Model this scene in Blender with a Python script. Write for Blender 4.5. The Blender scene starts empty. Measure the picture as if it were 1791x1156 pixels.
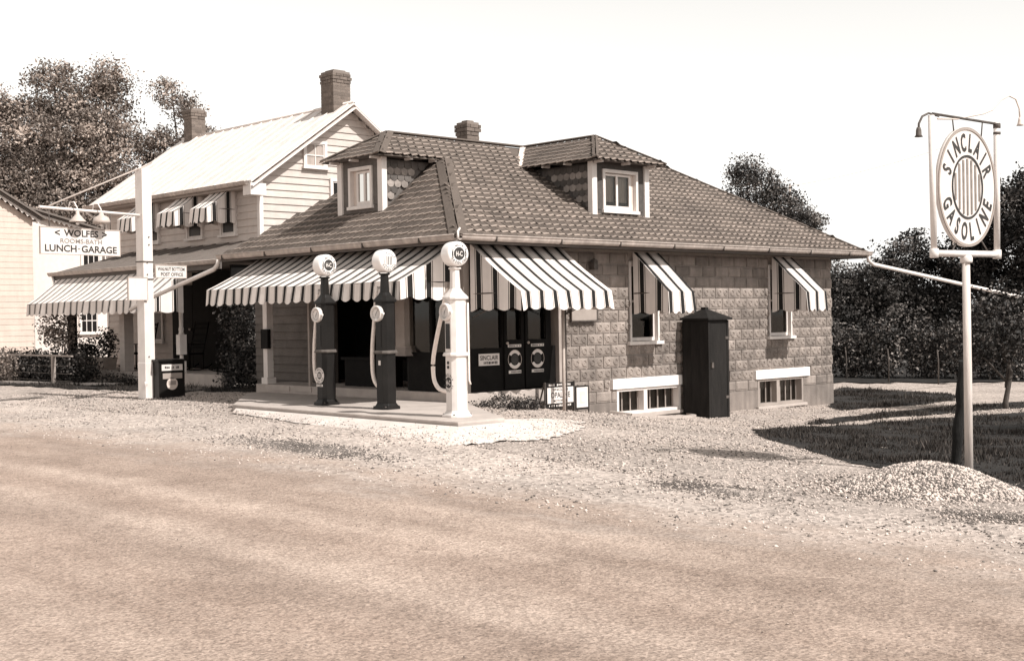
import bpy, bmesh, math, random
import numpy as np
from mathutils import Vector, Matrix, noise
rnd = random.Random(7)
R = math.radians
S = bpy.context.scene
COL = S.collection

# ------------------------------------------------------------------ camera, sky, sun, exposure
cam_d = bpy.data.cameras.new("camera")
cam_d.sensor_width = 36.0
cam_d.lens = 45.08
cam_d.clip_start = 0.1
cam_d.clip_end = 3000
cam = bpy.data.objects.new("camera", cam_d)
COL.objects.link(cam)
YAW, PITCH, ROLL = R(46.18), R(-0.613), R(-0.948)
fwd = Vector((math.cos(YAW) * math.cos(PITCH), math.sin(YAW) * math.cos(PITCH), math.sin(PITCH)))
rgt = Vector((math.sin(YAW), -math.cos(YAW), 0))
upv = rgt.cross(fwd)
cr, sr = math.cos(ROLL), math.sin(ROLL)
r2 = cr * rgt + sr * upv
u2 = -sr * rgt + cr * upv
mw = Matrix((( r2.x, u2.x, -fwd.x, 0), (r2.y, u2.y, -fwd.y, 0), (r2.z, u2.z, -fwd.z, 1.78), (0, 0, 0, 1)))
cam.matrix_world = mw
S.camera = cam

SUN_EL, SUN_AZ = R(47), R(173.0)          # azimuth clockwise from +Y
W = bpy.data.worlds.new("World")
S.world = W
W.use_nodes = True
wn = W.node_tree.nodes
wl = W.node_tree.links
bg = wn["Background"]
sky = wn.new("ShaderNodeTexSky")
sky.sky_type = 'NISHITA'
sky.sun_disc = False
sky.sun_elevation = SUN_EL
sky.sun_rotation = SUN_AZ
sky.air_density = 1.0
sky.dust_density = 0.3
sky.ozone_density = 1.0
bw = wn.new("ShaderNodeSeparateColor")          # an old blue-sensitive plate sees only the sky's blue light
tint = wn.new("ShaderNodeMix")
tint.data_type = 'RGBA'
tint.blend_type = 'MULTIPLY'
tint.inputs[0].default_value = 1.0
tint.inputs[7].default_value = (1.0, 0.98, 0.945, 1)
wl.new(sky.outputs[0], bw.inputs[0])
wl.new(bw.outputs[2], tint.inputs[6])
wl.new(tint.outputs[2], bg.inputs[0])
bg.inputs[1].default_value = 0.128

sun_d = bpy.data.lights.new("sun", 'SUN')
sun_d.energy = 4.2
sun_d.angle = R(0.6)
sun_d.color = (1.0, 0.975, 0.935)
sun = bpy.data.objects.new("sun", sun_d)
COL.objects.link(sun)
sdir = Vector((math.sin(SUN_AZ) * math.cos(SUN_EL), math.cos(SUN_AZ) * math.cos(SUN_EL), math.sin(SUN_EL)))
sun.rotation_euler = sdir.to_track_quat('Z', 'Y').to_euler()
sun.location = (10, -10, 30)

S.view_settings.view_transform = 'Standard'
S.view_settings.look = 'None'
S.view_settings.gamma = 1.0
S.view_settings.use_curve_mapping = False
S.view_settings.exposure = 0.6

# ------------------------------------------------------------------ helpers
def tone(v, k=1.0):
    return (v * (1 + 0.20 * k), v, v * (1 - 0.12 * k), 1)

def mat(name, v, k=1.0, rough=0.85, var=0.15, scale=6.0, bump=0.0, bscale=None, rand=0.0, spec=0.3, metal=0.0, v2=None,
        stretch=(1, 1, 1), detail=5.0, streak=0.0):
    m = bpy.data.materials.new(name)
    m.use_nodes = True
    nt = m.node_tree
    N, L = nt.nodes, nt.links
    b = N["Principled BSDF"]
    b.inputs["Roughness"].default_value = rough
    b.inputs["Specular IOR Level"].default_value = spec
    b.inputs["Metallic"].default_value = metal
    tc = N.new("ShaderNodeNewGeometry")          # place-anchored grain, so that copies of a piece do not repeat
    mp = N.new("ShaderNodeMapping")
    mp.inputs["Scale"].default_value = stretch
    L.new(tc.outputs["Position"], mp.inputs[0])
    nz = N.new("ShaderNodeTexNoise")
    nz.inputs["Scale"].default_value = scale
    nz.inputs["Detail"].default_value = detail
    nz.inputs["Roughness"].default_value = 0.6
    L.new(mp.outputs[0], nz.inputs["Vector"])
    rp = N.new("ShaderNodeValToRGB")
    rp.color_ramp.elements[0].position = 0.28
    rp.color_ramp.elements[1].position = 0.72
    lo, hi = (v * (1 - var), v * (1 + var)) if v2 is None else (v, v2)
    rp.color_ramp.elements[0].color = tone(lo, k)
    rp.color_ramp.elements[1].color = tone(hi, k)
    L.new(nz.outputs["Fac"], rp.inputs[0])
    col = rp.outputs[0]
    if rand > 0:
        oi = N.new("ShaderNodeObjectInfo")
        mr = N.new("ShaderNodeMapRange")
        mr.inputs[3].default_value = 1 - rand
        mr.inputs[4].default_value = 1 + rand
        L.new(oi.outputs["Random"], mr.inputs[0])
        mx = N.new("ShaderNodeMix")
        mx.data_type = 'RGBA'
        mx.blend_type = 'MULTIPLY'
        mx.inputs[0].default_value = 1
        L.new(col, mx.inputs[6])
        L.new(mr.outputs[0], mx.inputs[7])
        col = mx.outputs[2]
    if streak > 0:                       # rain streaks and grime of the surface itself
        mp2 = N.new("ShaderNodeMapping")
        mp2.inputs["Scale"].default_value = (7, 7, 0.7)
        L.new(tc.outputs["Position"], mp2.inputs[0])
        n3 = N.new("ShaderNodeTexNoise")
        n3.inputs["Scale"].default_value = 1.3
        n3.inputs["Detail"].default_value = 6
        L.new(mp2.outputs[0], n3.inputs["Vector"])
        mr = N.new("ShaderNodeMapRange")
        mr.inputs[1].default_value = 0.35
        mr.inputs[2].default_value = 0.7
        mr.inputs[3].default_value = 1 - streak
        mr.inputs[4].default_value = 1.0
        L.new(n3.outputs["Fac"], mr.inputs[0])
        mx = N.new("ShaderNodeMix")
        mx.data_type = 'RGBA'
        mx.blend_type = 'MULTIPLY'
        mx.inputs[0].default_value = 1
        L.new(col, mx.inputs[6])
        L.new(mr.outputs[0], mx.inputs[7])
        col = mx.outputs[2]
    L.new(col, b.inputs["Base Color"])
    if bump > 0:
        n2 = N.new("ShaderNodeTexNoise")
        n2.inputs["Scale"].default_value = bscale or scale * 4
        n2.inputs["Detail"].default_value = 6
        L.new(mp.outputs[0], n2.inputs["Vector"])
        bp = N.new("ShaderNodeBump")
        bp.inputs["Strength"].default_value = bump
        bp.inputs["Distance"].default_value = 0.02
        L.new(n2.outputs["Fac"], bp.inputs["Height"])
        L.new(bp.outputs[0], b.inputs["Normal"])
    return m

M = {}
M['block'] = mat('concrete block', 0.225, 0.95, 0.95, 0.30, 3.5, 0.6, 60, rand=0.20, streak=0.25)
M['block_dark'] = mat('parged concrete', 0.185, 0.95, 0.95, 0.25, 2.2, 0.4, 40, streak=0.25)
M['mortar'] = mat('mortar', 0.38, 0.8, 0.95, 0.12, 12, 0.3)
M['screen'] = mat('shaded grey clapboard', 0.10, 0.9, 0.85, 0.2, 3, 0.15, 25, rand=0.1)  # dark tone stands in for the shade under the porch roof
M['lintel'] = mat('white painted lintel', 0.74, 0.35, 0.7, 0.06, 5, 0.1, streak=0.08)
M['white'] = mat('white paint', 0.64, 0.5, 0.6, 0.07, 4, 0.12, 30, streak=0.10)
M['clap'] = mat('white clapboard paint', 0.45, 0.75, 0.75, 0.10, 3, 0.15, 25, rand=0.05, stretch=(1, 1, 4), streak=0.08)
M['clap_dim'] = mat('weathered clapboard', 0.26, 0.9, 0.8, 0.15, 3, 0.15, 25, rand=0.08)
M['clap_pink'] = mat('cream clapboard paint', 0.47, 1.15, 0.75, 0.08, 3, 0.15, 25, rand=0.04, streak=0.07)
M['stucco'] = mat('white stucco', 0.60, 0.7, 0.9, 0.07, 8, 0.4, 50)
M['metal_roof'] = mat('pale tin roof', 0.64, 0.6, 0.5, 0.12, 2.0, 0.1, 12, streak=0.16)
M['porch_roof'] = mat('dark tin porch roof', 0.12, 1.0, 0.7, 0.15, 3, 0.1)
M['shingle'] = mat('asphalt shingle', 0.076, 1.35, 0.95, 0.35, 1.6, 0.5, 90, rand=0.15)
M['shingle_edge'] = mat('shingle light edge', 0.215, 1.2, 0.9, 0.3, 1.6, 0.3, 60, rand=0.12)
M['fish_dark'] = mat('scallop shingle dark', 0.09, 0.7, 0.9, 0.2, 12, 0.3, rand=0.25)
M['fish_light'] = mat('scallop shingle light', 0.22, 0.8, 0.9, 0.2, 12, 0.3, rand=0.2)
M['hipcap'] = mat('hip cap felt', 0.085, 1.3, 0.95, 0.15, 12, 0.4)
M['gutter'] = mat('grey gutter', 0.40, 0.9, 0.6, 0.2, 5, 0.1, streak=0.3)
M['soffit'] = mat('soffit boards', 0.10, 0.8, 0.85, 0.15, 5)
M['brick'] = mat('chimney brick', 0.115, 1.2, 0.95, 0.2, 7, 0.4, rand=0.22)
M['brick_joint'] = mat('chimney mortar', 0.16, 1.0, 0.95, 0.1, 10)
M['canvas'] = mat('white canvas', 0.66, 0.55, 0.9, 0.06, 5, 0.15, 16, streak=0.1)
M['stripe'] = mat('dark canvas stripe', 0.012, 0.6, 0.9, 0.2, 6, 0.15, 16)
M['stripe_grey'] = mat('thin grey canvas stripe', 0.10, 0.8, 0.9, 0.15, 6)
M['canvas_tan'] = mat('tan canvas', 0.52, 0.9, 0.9, 0.08, 5, 0.15, 16)
M['black'] = mat('black enamel', 0.009, 0.8, 0.38, 0.3, 4, 0.05, 10, spec=0.22)
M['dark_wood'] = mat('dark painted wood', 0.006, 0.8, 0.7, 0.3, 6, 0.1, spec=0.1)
M['shed'] = mat('dark shed boards', 0.014, 0.7, 0.75, 0.35, 4, 0.3, 20, spec=0.15, stretch=(3, 3, 0.6))
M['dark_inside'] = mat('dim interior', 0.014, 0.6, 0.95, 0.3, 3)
M['iron'] = mat('rusty iron', 0.07, 1.0, 0.7, 0.35, 12, 0.2)
M['lamp_metal'] = mat('enamel lamp shade', 0.38, 0.9, 0.4, 0.15, 8)
M['bluewhite'] = mat('pump white enamel', 0.68, 0.5, 0.38, 0.10, 5, 0.03, 12, streak=0.22)
M['globe'] = mat('milk glass globe', 0.78, 0.3, 0.15, 0.03, 4, spec=0.6)
M['hose'] = mat('pale rubber hose', 0.70, 0.7, 0.7, 0.12, 20, 0.2)
M['ink'] = mat('black lettering', 0.035, 0.5, 0.7, 0.25, 12)
M['ink_grey'] = mat('faded lettering', 0.20, 0.8, 0.8, 0.25, 12)
M['signwhite'] = mat('white sign enamel', 0.62, 0.5, 0.5, 0.05, 3, 0.05, streak=0.1)
M['concrete'] = mat('concrete', 0.34, 0.8, 0.92, 0.16, 3, 0.35, 50)
M['apron'] = mat('white cement apron', 0.48, 0.7, 0.95, 0.18, 2.5, 0.6, 40)
M['curtain'] = mat('curtain', 0.30, 0.9, 0.9, 0.2, 5, stretch=(12, 12, 1))
M['polewhite'] = mat('worn white pole paint', 0.50, 0.7, 0.7, 0.12, 5, 0.2, stretch=(6, 6, 0.6))
M['bark'] = mat('bark', 0.07, 1.0, 0.95, 0.4, 8, 0.8, 25, stretch=(4, 4, 0.8))
M['postwood'] = mat('grey weathered wood', 0.36, 0.9, 0.9, 0.2, 6, 0.3, stretch=(6, 6, 0.6))
M['stump'] = mat('charred stump wood', 0.012, 0.5, 0.95, 0.5, 9, 0.8, 22, stretch=(5, 5, 0.7))
M['planter'] = mat('planter wood', 0.34, 1.0, 0.9, 0.2, 6, 0.2)
M['soil'] = mat('soil', 0.05, 1.0, 1.0, 0.3, 9, 0.5)
M['grass'] = mat('grass', 0.030, 1.0, 0.9, 0.4, 1.2, 0, spec=0.15)
M['grass_light'] = mat('grass light blades', 0.075, 1.0, 0.9, 0.3, 2, spec=0.15)
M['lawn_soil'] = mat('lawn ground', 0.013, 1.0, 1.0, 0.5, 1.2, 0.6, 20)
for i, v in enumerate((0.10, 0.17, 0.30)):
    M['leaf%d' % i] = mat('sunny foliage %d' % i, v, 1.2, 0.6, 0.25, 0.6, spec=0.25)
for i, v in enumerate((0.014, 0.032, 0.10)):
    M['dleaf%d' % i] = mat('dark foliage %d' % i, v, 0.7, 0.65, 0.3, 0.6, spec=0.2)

for i, v in enumerate((0.018, 0.045, 0.17)):
    M['mleaf%d' % i] = mat('garden foliage %d' % i, v, 0.8, 0.6, 0.3, 0.6, spec=0.3)  # palest tone is painted in as sunlit glints on dark leaves

# thin window glass: mostly clear with a mirror film
def glass_mat(name, clear):
    m = bpy.data.materials.new(name)
    m.use_nodes = True
    N, L = m.node_tree.nodes, m.node_tree.links
    N.remove(N["Principled BSDF"])
    t = N.new("ShaderNodeBsdfTransparent")
    t.inputs[0].default_value = (0.86, 0.85, 0.82, 1)
    g = N.new("ShaderNodeBsdfGlossy")
    g.inputs["Roughness"].default_value = 0.04
    g.inputs[0].default_value = (0.6, 0.58, 0.55, 1)
    nz = N.new("ShaderNodeTexNoise")
    nz.inputs["Scale"].default_value = 3
    bp = N.new("ShaderNodeBump")
    bp.inputs["Strength"].default_value = 0.08
    L.new(nz.outputs[0], bp.inputs["Height"])
    L.new(bp.outputs[0], g.inputs["Normal"])
    mx = N.new("ShaderNodeMixShader")
    fr = N.new("ShaderNodeFresnel")
    fr.inputs[0].default_value = 1.5
    ad = N.new("ShaderNodeMath")
    ad.operation = 'ADD'
    ad.inputs[1].default_value = 0.02
    L.new(fr.outputs[0], ad.inputs[0])
    L.new(ad.outputs[0], mx.inputs[0])
    L.new(t.outputs[0], mx.inputs[1])
    L.new(g.outputs[0], mx.inputs[2])
    L.new(mx.outputs[0], N["Material Output"].inputs[0])
    return m
M['glass'] = glass_mat('window glass', 0.8)

def newobj(name, data, parent=None):
    o = bpy.data.objects.new(name, data)
    COL.objects.link(o)
    if parent is not None:
        o.parent = parent
    return o

def tag(o, label=None, cat=None, group=None, kind=None):
    if label: o["label"] = label
    if cat: o["category"] = cat
    if group: o["group"] = group
    if kind: o["kind"] = kind
    return o

def empty(name, loc, label, cat, group=None, rz=0.0):
    o = newobj(name, None)
    o.empty_display_size = 0.3
    o.location = loc
    o.rotation_euler = (0, 0, rz)
    return tag(o, label, cat, group)

def root_of(o):
    while o.parent is not None:
        o = o.parent
    return o

class MB:
    """collects faces in world (or local) coordinates; build() makes ONE mesh object, shifted to its root's origin"""
    def __init__(s):
        s.v, s.f, s.m = [], [], []
        s.smooth = []
    def face(s, pts, mi=0, sm=False):
        n = len(s.v)
        s.v.extend([tuple(p) for p in pts])
        s.f.append(list(range(n, n + len(pts))))
        s.m.append(mi); s.smooth.append(sm)
        return s
    def mesh(s, vs, fs, mi=0, sm=False):
        n = len(s.v)
        s.v.extend([tuple(p) for p in vs])
        for f in fs:
            s.f.append([n + i for i in f]); s.m.append(mi); s.smooth.append(sm)
        return s
    def box(s, a, b, mi=0):
        x0, y0, z0 = a; x1, y1, z1 = b
        if x0 > x1: x0, x1 = x1, x0
        if y0 > y1: y0, y1 = y1, y0
        if z0 > z1: z0, z1 = z1, z0
        vs = [(x0, y0, z0), (x1, y0, z0), (x1, y1, z0), (x0, y1, z0), (x0, y0, z1), (x1, y0, z1), (x1, y1, z1), (x0, y1, z1)]
        s.mesh(vs, [(0, 3, 2, 1), (4, 5, 6, 7), (0, 1, 5, 4), (1, 2, 6, 5), (2, 3, 7, 6), (3, 0, 4, 7)], mi)
        return s
    def obox(s, c, ax, ay, az, mi=0):
        """oriented box: centre and three half axes"""
        c, ax, ay, az = map(Vector, (c, ax, ay, az))
        vs = [c + i * ax + j * ay + k * az for k in (-1, 1) for j in (-1, 1) for i in (-1, 1)]
        s.mesh(vs, [(0, 2, 3, 1), (4, 5, 7, 6), (0, 1, 5, 4), (1, 3, 7, 5), (3, 2, 6, 7), (2, 0, 4, 6)], mi)
        return s
    def beam(s, p, q, w, h, mi=0, up=(0, 0, 1)):
        p, q, up = Vector(p), Vector(q), Vector(up)
        d = (q - p); L = d.length; d.normalize()
        a = d.cross(up)
        if a.length < 1e-4: a = d.cross(Vector((1, 0, 0)))
        a.normalize(); b = a.cross(d)
        return s.obox((p + q) / 2, d * L / 2, a * w / 2, b * h / 2, mi)
    def tube(s, pts, r, seg=8, mi=0, caps=True):
        pts = [Vector(p) for p in pts]
        rs = r if isinstance(r, (list, tuple)) else [r] * len(pts)
        rings = []
        prev = None
        for i, p in enumerate(pts):
            d = (pts[min(i + 1, len(pts) - 1)] - pts[max(i - 1, 0)]).normalized()
            ref = prev if prev is not None else (Vector((0, 0, 1)) if abs(d.z) < 0.9 else Vector((1, 0, 0)))
            a = d.cross(ref)
            if a.length < 1e-4:
                a = d.cross(Vector((0, 1, 0)))
            a.normalize(); b = d.cross(a).normalized()
            prev = -b if False else ref if prev is None else prev
            rings.append([p + rs[i] * (math.cos(t) * a + math.sin(t) * b) for t in [2 * math.pi * k / seg for k in range(seg)]])
        n0 = len(s.v)
        for rg in rings: s.v.extend([tuple(x) for x in rg])
        for i in range(len(pts) - 1):
            for k in range(seg):
                k2 = (k + 1) % seg
                s.f.append([n0 + i * seg + k, n0 + i * seg + k2, n0 + (i + 1) * seg + k2, n0 + (i + 1) * seg + k]); s.m.append(mi); s.smooth.append(True)
        if caps:
            s.f.append([n0 + k for k in range(seg)][::-1]); s.m.append(mi); s.smooth.append(False)
            s.f.append([n0 + (len(pts) - 1) * seg + k for k in range(seg)]); s.m.append(mi); s.smooth.append(False)
        return s
    def lathe(s, c, prof, seg=20, mi=0, axis='Z', sm=True):
        """prof: list of (radius, height) about the axis through c"""
        c = Vector(c)
        n0 = len(s.v)
        for r_, h in prof:
            for k in range(seg):
                t = 2 * math.pi * k / seg
                if axis == 'Z': p = c + Vector((r_ * math.cos(t), r_ * math.sin(t), h))
                elif axis == 'Y': p = c + Vector((r_ * math.cos(t), h, r_ * math.sin(t)))
                else: p = c + Vector((h, r_ * math.cos(t), r_ * math.sin(t)))
                s.v.append(tuple(p))
        for i in range(len(prof) - 1):
            for k in range(seg):
                k2 = (k + 1) % seg
                s.f.append([n0 + i * seg + k, n0 + i * seg + k2, n0 + (i + 1) * seg + k2, n0 + (i + 1) * seg + k]); s.m.append(mi); s.smooth.append(sm)
        s.f.append([n0 + k for k in range(seg)][::-1]); s.m.append(mi); s.smooth.append(False)
        s.f.append([n0 + (len(prof) - 1) * seg + k for k in range(seg)]); s.m.append(mi); s.smooth.append(False)
        return s
    def prism(s, poly, off, mi=0):
        """flat polygon extruded by vector off"""
        off = Vector(off)
        a = [Vector(p) for p in poly]
        b = [p + off for p in a]
        n = len(a)
        s.mesh(a + b, [list(range(n))[::-1], list(range(n, 2 * n))] + [[i, (i + 1) % n, n + (i + 1) % n, n + i] for i in range(n)], mi)
        return s
    def build(s, name, mats, parent=None, bevel=0.0, origin=None):
        me = bpy.data.meshes.new(name)
        o0 = Vector((0, 0, 0))
        rot = None
        if parent is not None and origin is None:
            rt = root_of(parent)
            if rt.get('local'): o0 = Vector((0, 0, 0))
            else: o0 = rt.location
        if origin is not None: o0 = Vector(origin)
        me.from_pydata([(x - o0[0], y - o0[1], z - o0[2]) for x, y, z in s.v], [], s.f)
        if not isinstance(mats, (list, tuple)): mats = [mats]
        for m in mats: me.materials.append(m)
        me.polygons.foreach_set("material_index", s.m)
        me.polygons.foreach_set("use_smooth", s.smooth)
        bm = bmesh.new(); bm.from_mesh(me)
        bmesh.ops.recalc_face_normals(bm, faces=bm.faces)
        if bevel > 0:
            bmesh.ops.remove_doubles(bm, verts=bm.verts, dist=1e-5)
            es = [e for e in bm.edges if len(e.link_faces) == 2 and e.calc_face_angle(0) > 0.6]
            bmesh.ops.bevel(bm, geom=es, offset=bevel, segments=2, affect='EDGES', profile=0.6)
        bm.to_mesh(me); bm.free()
        o = newobj(name, me, parent)
        if parent is None and origin is not None: o.location = origin
        return o

def text_geo(body, bold=0.0):
    cu = bpy.data.curves.new("lettering", 'FONT')
    cu.body = body
    cu.align_x = 'CENTER'
    cu.offset = bold
    cu.resolution_u = 3
    ob = bpy.data.objects.new("lettering", cu)
    me = bpy.data.meshes.new_from_object(ob)
    v = np.array([tuple(x.co) for x in me.vertices]) if len(me.vertices) else np.zeros((0, 3))
    f = [list(p.vertices) for p in me.polygons]
    bpy.data.objects.remove(ob); bpy.data.curves.remove(cu); bpy.data.meshes.remove(me)
    return v, f

def put_text(mb, body, c, right, up, w, h, off=0.004, bold=0.012, mi=0):
    """lettering centred at c, filling w x h on the plane right/up"""
    v, f = text_geo(body, bold)
    if not len(v): return
    right, up, c = Vector(right).normalized(), Vector(up).normalized(), Vector(c)
    n = right.cross(up)
    x0, x1, y0, y1 = v[:, 0].min(), v[:, 0].max(), v[:, 1].min(), v[:, 1].max()
    pts = [c + right * ((x - (x0 + x1) / 2) / (x1 - x0) * w) + up * ((y - (y0 + y1) / 2) / max(y1 - y0, 1e-6) * h) + n * off for x, y, _ in v]
    mb.mesh(pts, f, mi)

def put_arc_text(mb, body, c, right, up, rad, h, a0, a1, off=0.004, bold=0.012, inward=False, squash=1.0, wfac=0.75, mi=0):
    """letters set round a circle, from angle a0 to a1 (degrees, clockwise from the top)"""
    right, up, c = Vector(right).normalized(), Vector(up).normalized(), Vector(c)
    n = right.cross(up)
    k = len(body)
    for i, ch in enumerate(body):
        if ch == ' ': continue
        a = R(a0 + (a1 - a0) * (i / max(k - 1, 1)))
        rd = right * math.sin(a) + up * math.cos(a)
        tn = right * math.cos(a) - up * math.sin(a)
        if inward: lu, lr = -rd, -tn
        else: lu, lr = rd, tn
        v, f = text_geo(ch, bold)
        if not len(v): continue
        x0, x1 = v[:, 0].min(), v[:, 0].max(); y0, y1 = v[:, 1].min(), v[:, 1].max()
        sc = h / max(y1 - y0, 1e-6)
        wsc = sc * wfac
        pts = [c + rd * rad + lr * ((x - (x0 + x1) / 2) * wsc) + lu * ((y - (y0 + y1) / 2) * sc) + n * off for x, y, _ in v]
        mb.mesh(pts, f, mi)

def scrawl(mb, c, right, up, w, h, off=0.003, mi=0, seed=1):
    """worn, unreadable print: a row of small uneven strokes"""
    rg = random.Random(seed)
    right, up, c = Vector(right).normalized(), Vector(up).normalized(), Vector(c)
    n = right.cross(up)
    x = -w / 2
    while x < w / 2:
        d = rg.uniform(.25, .7) * h
        if rg.random() < .82:
            a = rg.uniform(.3, .5) * h; b = rg.uniform(.3, .5) * h
            mb.face([c + right * x - up * a + n * off, c + right * (x + d) - up * a + n * off, c + right * (x + d) + up * b + n * off, c + right * x + up * b + n * off], mi)
        x += d + rg.uniform(.12, .35) * h

def disc(mb, c, right, up, r0, r1, off=0.0, seg=28, a0=0.0, a1=360.0, mi=0):
    """flat ring sector r0..r1"""
    right, up, c = Vector(right).normalized(), Vector(up).normalized(), Vector(c)
    n = right.cross(up)
    for i in range(seg):
        t0, t1 = R(a0 + (a1 - a0) * i / seg), R(a0 + (a1 - a0) * (i + 1) / seg)
        P = lambda r, t: c + n * off + right * (r * math.sin(t)) + up * (r * math.cos(t))
        if r0 <= 1e-6: mb.face([P(0, 0), P(r1, t1), P(r1, t0)], mi)
        else: mb.face([P(r0, t0), P(r0, t1), P(r1, t1), P(r1, t0)], mi)

# ------------------------------------------------------------------ ground heights (thin plate spline through surveyed spots)
CP = np.array([
    (4, 4, .12), (4, 14, .15), (7, 4, .10), (8, 9, .14), (8, 16, .19), (8, 24, .22), (8, 34, .25), (0, 0, .1), (-2, 20, .2), (3, 30, .22),
    (10.3, 12.3, .235), (10.6, 15.5, .27), (10.8, 19, .29), (11.2, 12.7, .27), (12.2, 23, .30), (13.4, 25, .33), (13.4, 15.0, .37), (13.4, 18, .385), (13.4, 21, .39),
    (15.0, 14.8, .25), (15.7, 15.0, .19), (16.9, 15, .04), (18.5, 14.6, -.12), (21, 14.9, -.15), (24.1, 15, -.21), (12.5, 11, .15), (15, 12, .02), (17, 12, -.09),
    (24, 10, -.18), (13.2, 6.6, -.05), (11, 6, 0.0), (10.5, 3, .02), (20, 6, -.16), (30, 18, -.24), (40, 12, -.25), (17, 28, .36), (16, 35, .34), (12, 36, .30), (24, 24, .1), (30, 32, .1), (18, 18, .2), (20, -4, -.15), (50, 40, -.2), (60, 60, -.2), (20, 60, .3), (40, -20, -.3), (5, 60, .3), (-20, 40, .2), (-15, -15, .1)])
def _tps():
    P = CP[:, :2]; n = len(P)
    d = np.linalg.norm(P[:, None] - P[None], axis=2)
    K = np.where(d > 0, d * d * np.log(d + 1e-9), 0) + np.eye(n) * 0.15
    Q = np.hstack([np.ones((n, 1)), P])
    A = np.zeros((n + 3, n + 3)); A[:n, :n] = K; A[:n, n:] = Q; A[n:, :n] = Q.T
    return np.linalg.solve(A, np.concatenate([CP[:, 2], np.zeros(3)]))
TW = _tps()
def hz_arr(x, y):
    x = np.asarray(x, float); y = np.asarray(y, float)
    cx, cy = np.clip(x, -15, 60), np.clip(y, -15, 62)
    q = np.stack([cx.ravel(), cy.ravel()], 1)
    out = np.empty(len(q))
    for i in range(0, len(q), 20000):
        c = q[i:i + 20000]
        d = np.linalg.norm(c[:, None] - CP[None, :, :2], axis=2)
        out[i:i + 20000] = np.where(d > 0, d * d * np.log(d + 1e-9), 0) @ TW[:-3] + TW[-3] + c @ TW[-2:]
    return np.clip(out, -.45, .5).reshape(x.shape)
def hz(x, y):
    return float(hz_arr(np.array([x]), np.array([y]))[0])

def fast_mesh(name, verts, faces, mats, mi=None, parent=None, smooth=False):
    """faces: (n,k) int array"""
    me = bpy.data.meshes.new(name)
    verts = np.asarray(verts, np.float32); faces = np.asarray(faces, np.int32)
    nf, k = faces.shape
    me.vertices.add(len(verts)); me.vertices.foreach_set("co", verts.ravel())
    me.loops.add(nf * k); me.loops.foreach_set("vertex_index", faces.ravel())
    me.polygons.add(nf)
    me.polygons.foreach_set("loop_start", np.arange(0, nf * k, k, dtype=np.int32))
    for m in (mats if isinstance(mats, (list, tuple)) else [mats]): me.materials.append(m)
    if mi is not None: me.polygons.foreach_set("material_index", np.asarray(mi, np.int32))
    if smooth: me.polygons.foreach_set("use_smooth", np.ones(nf, bool))
    me.update(calc_edges=True)
    me.validate()
    return newobj(name, me, parent)

nrs = np.random.RandomState(11)

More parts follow.
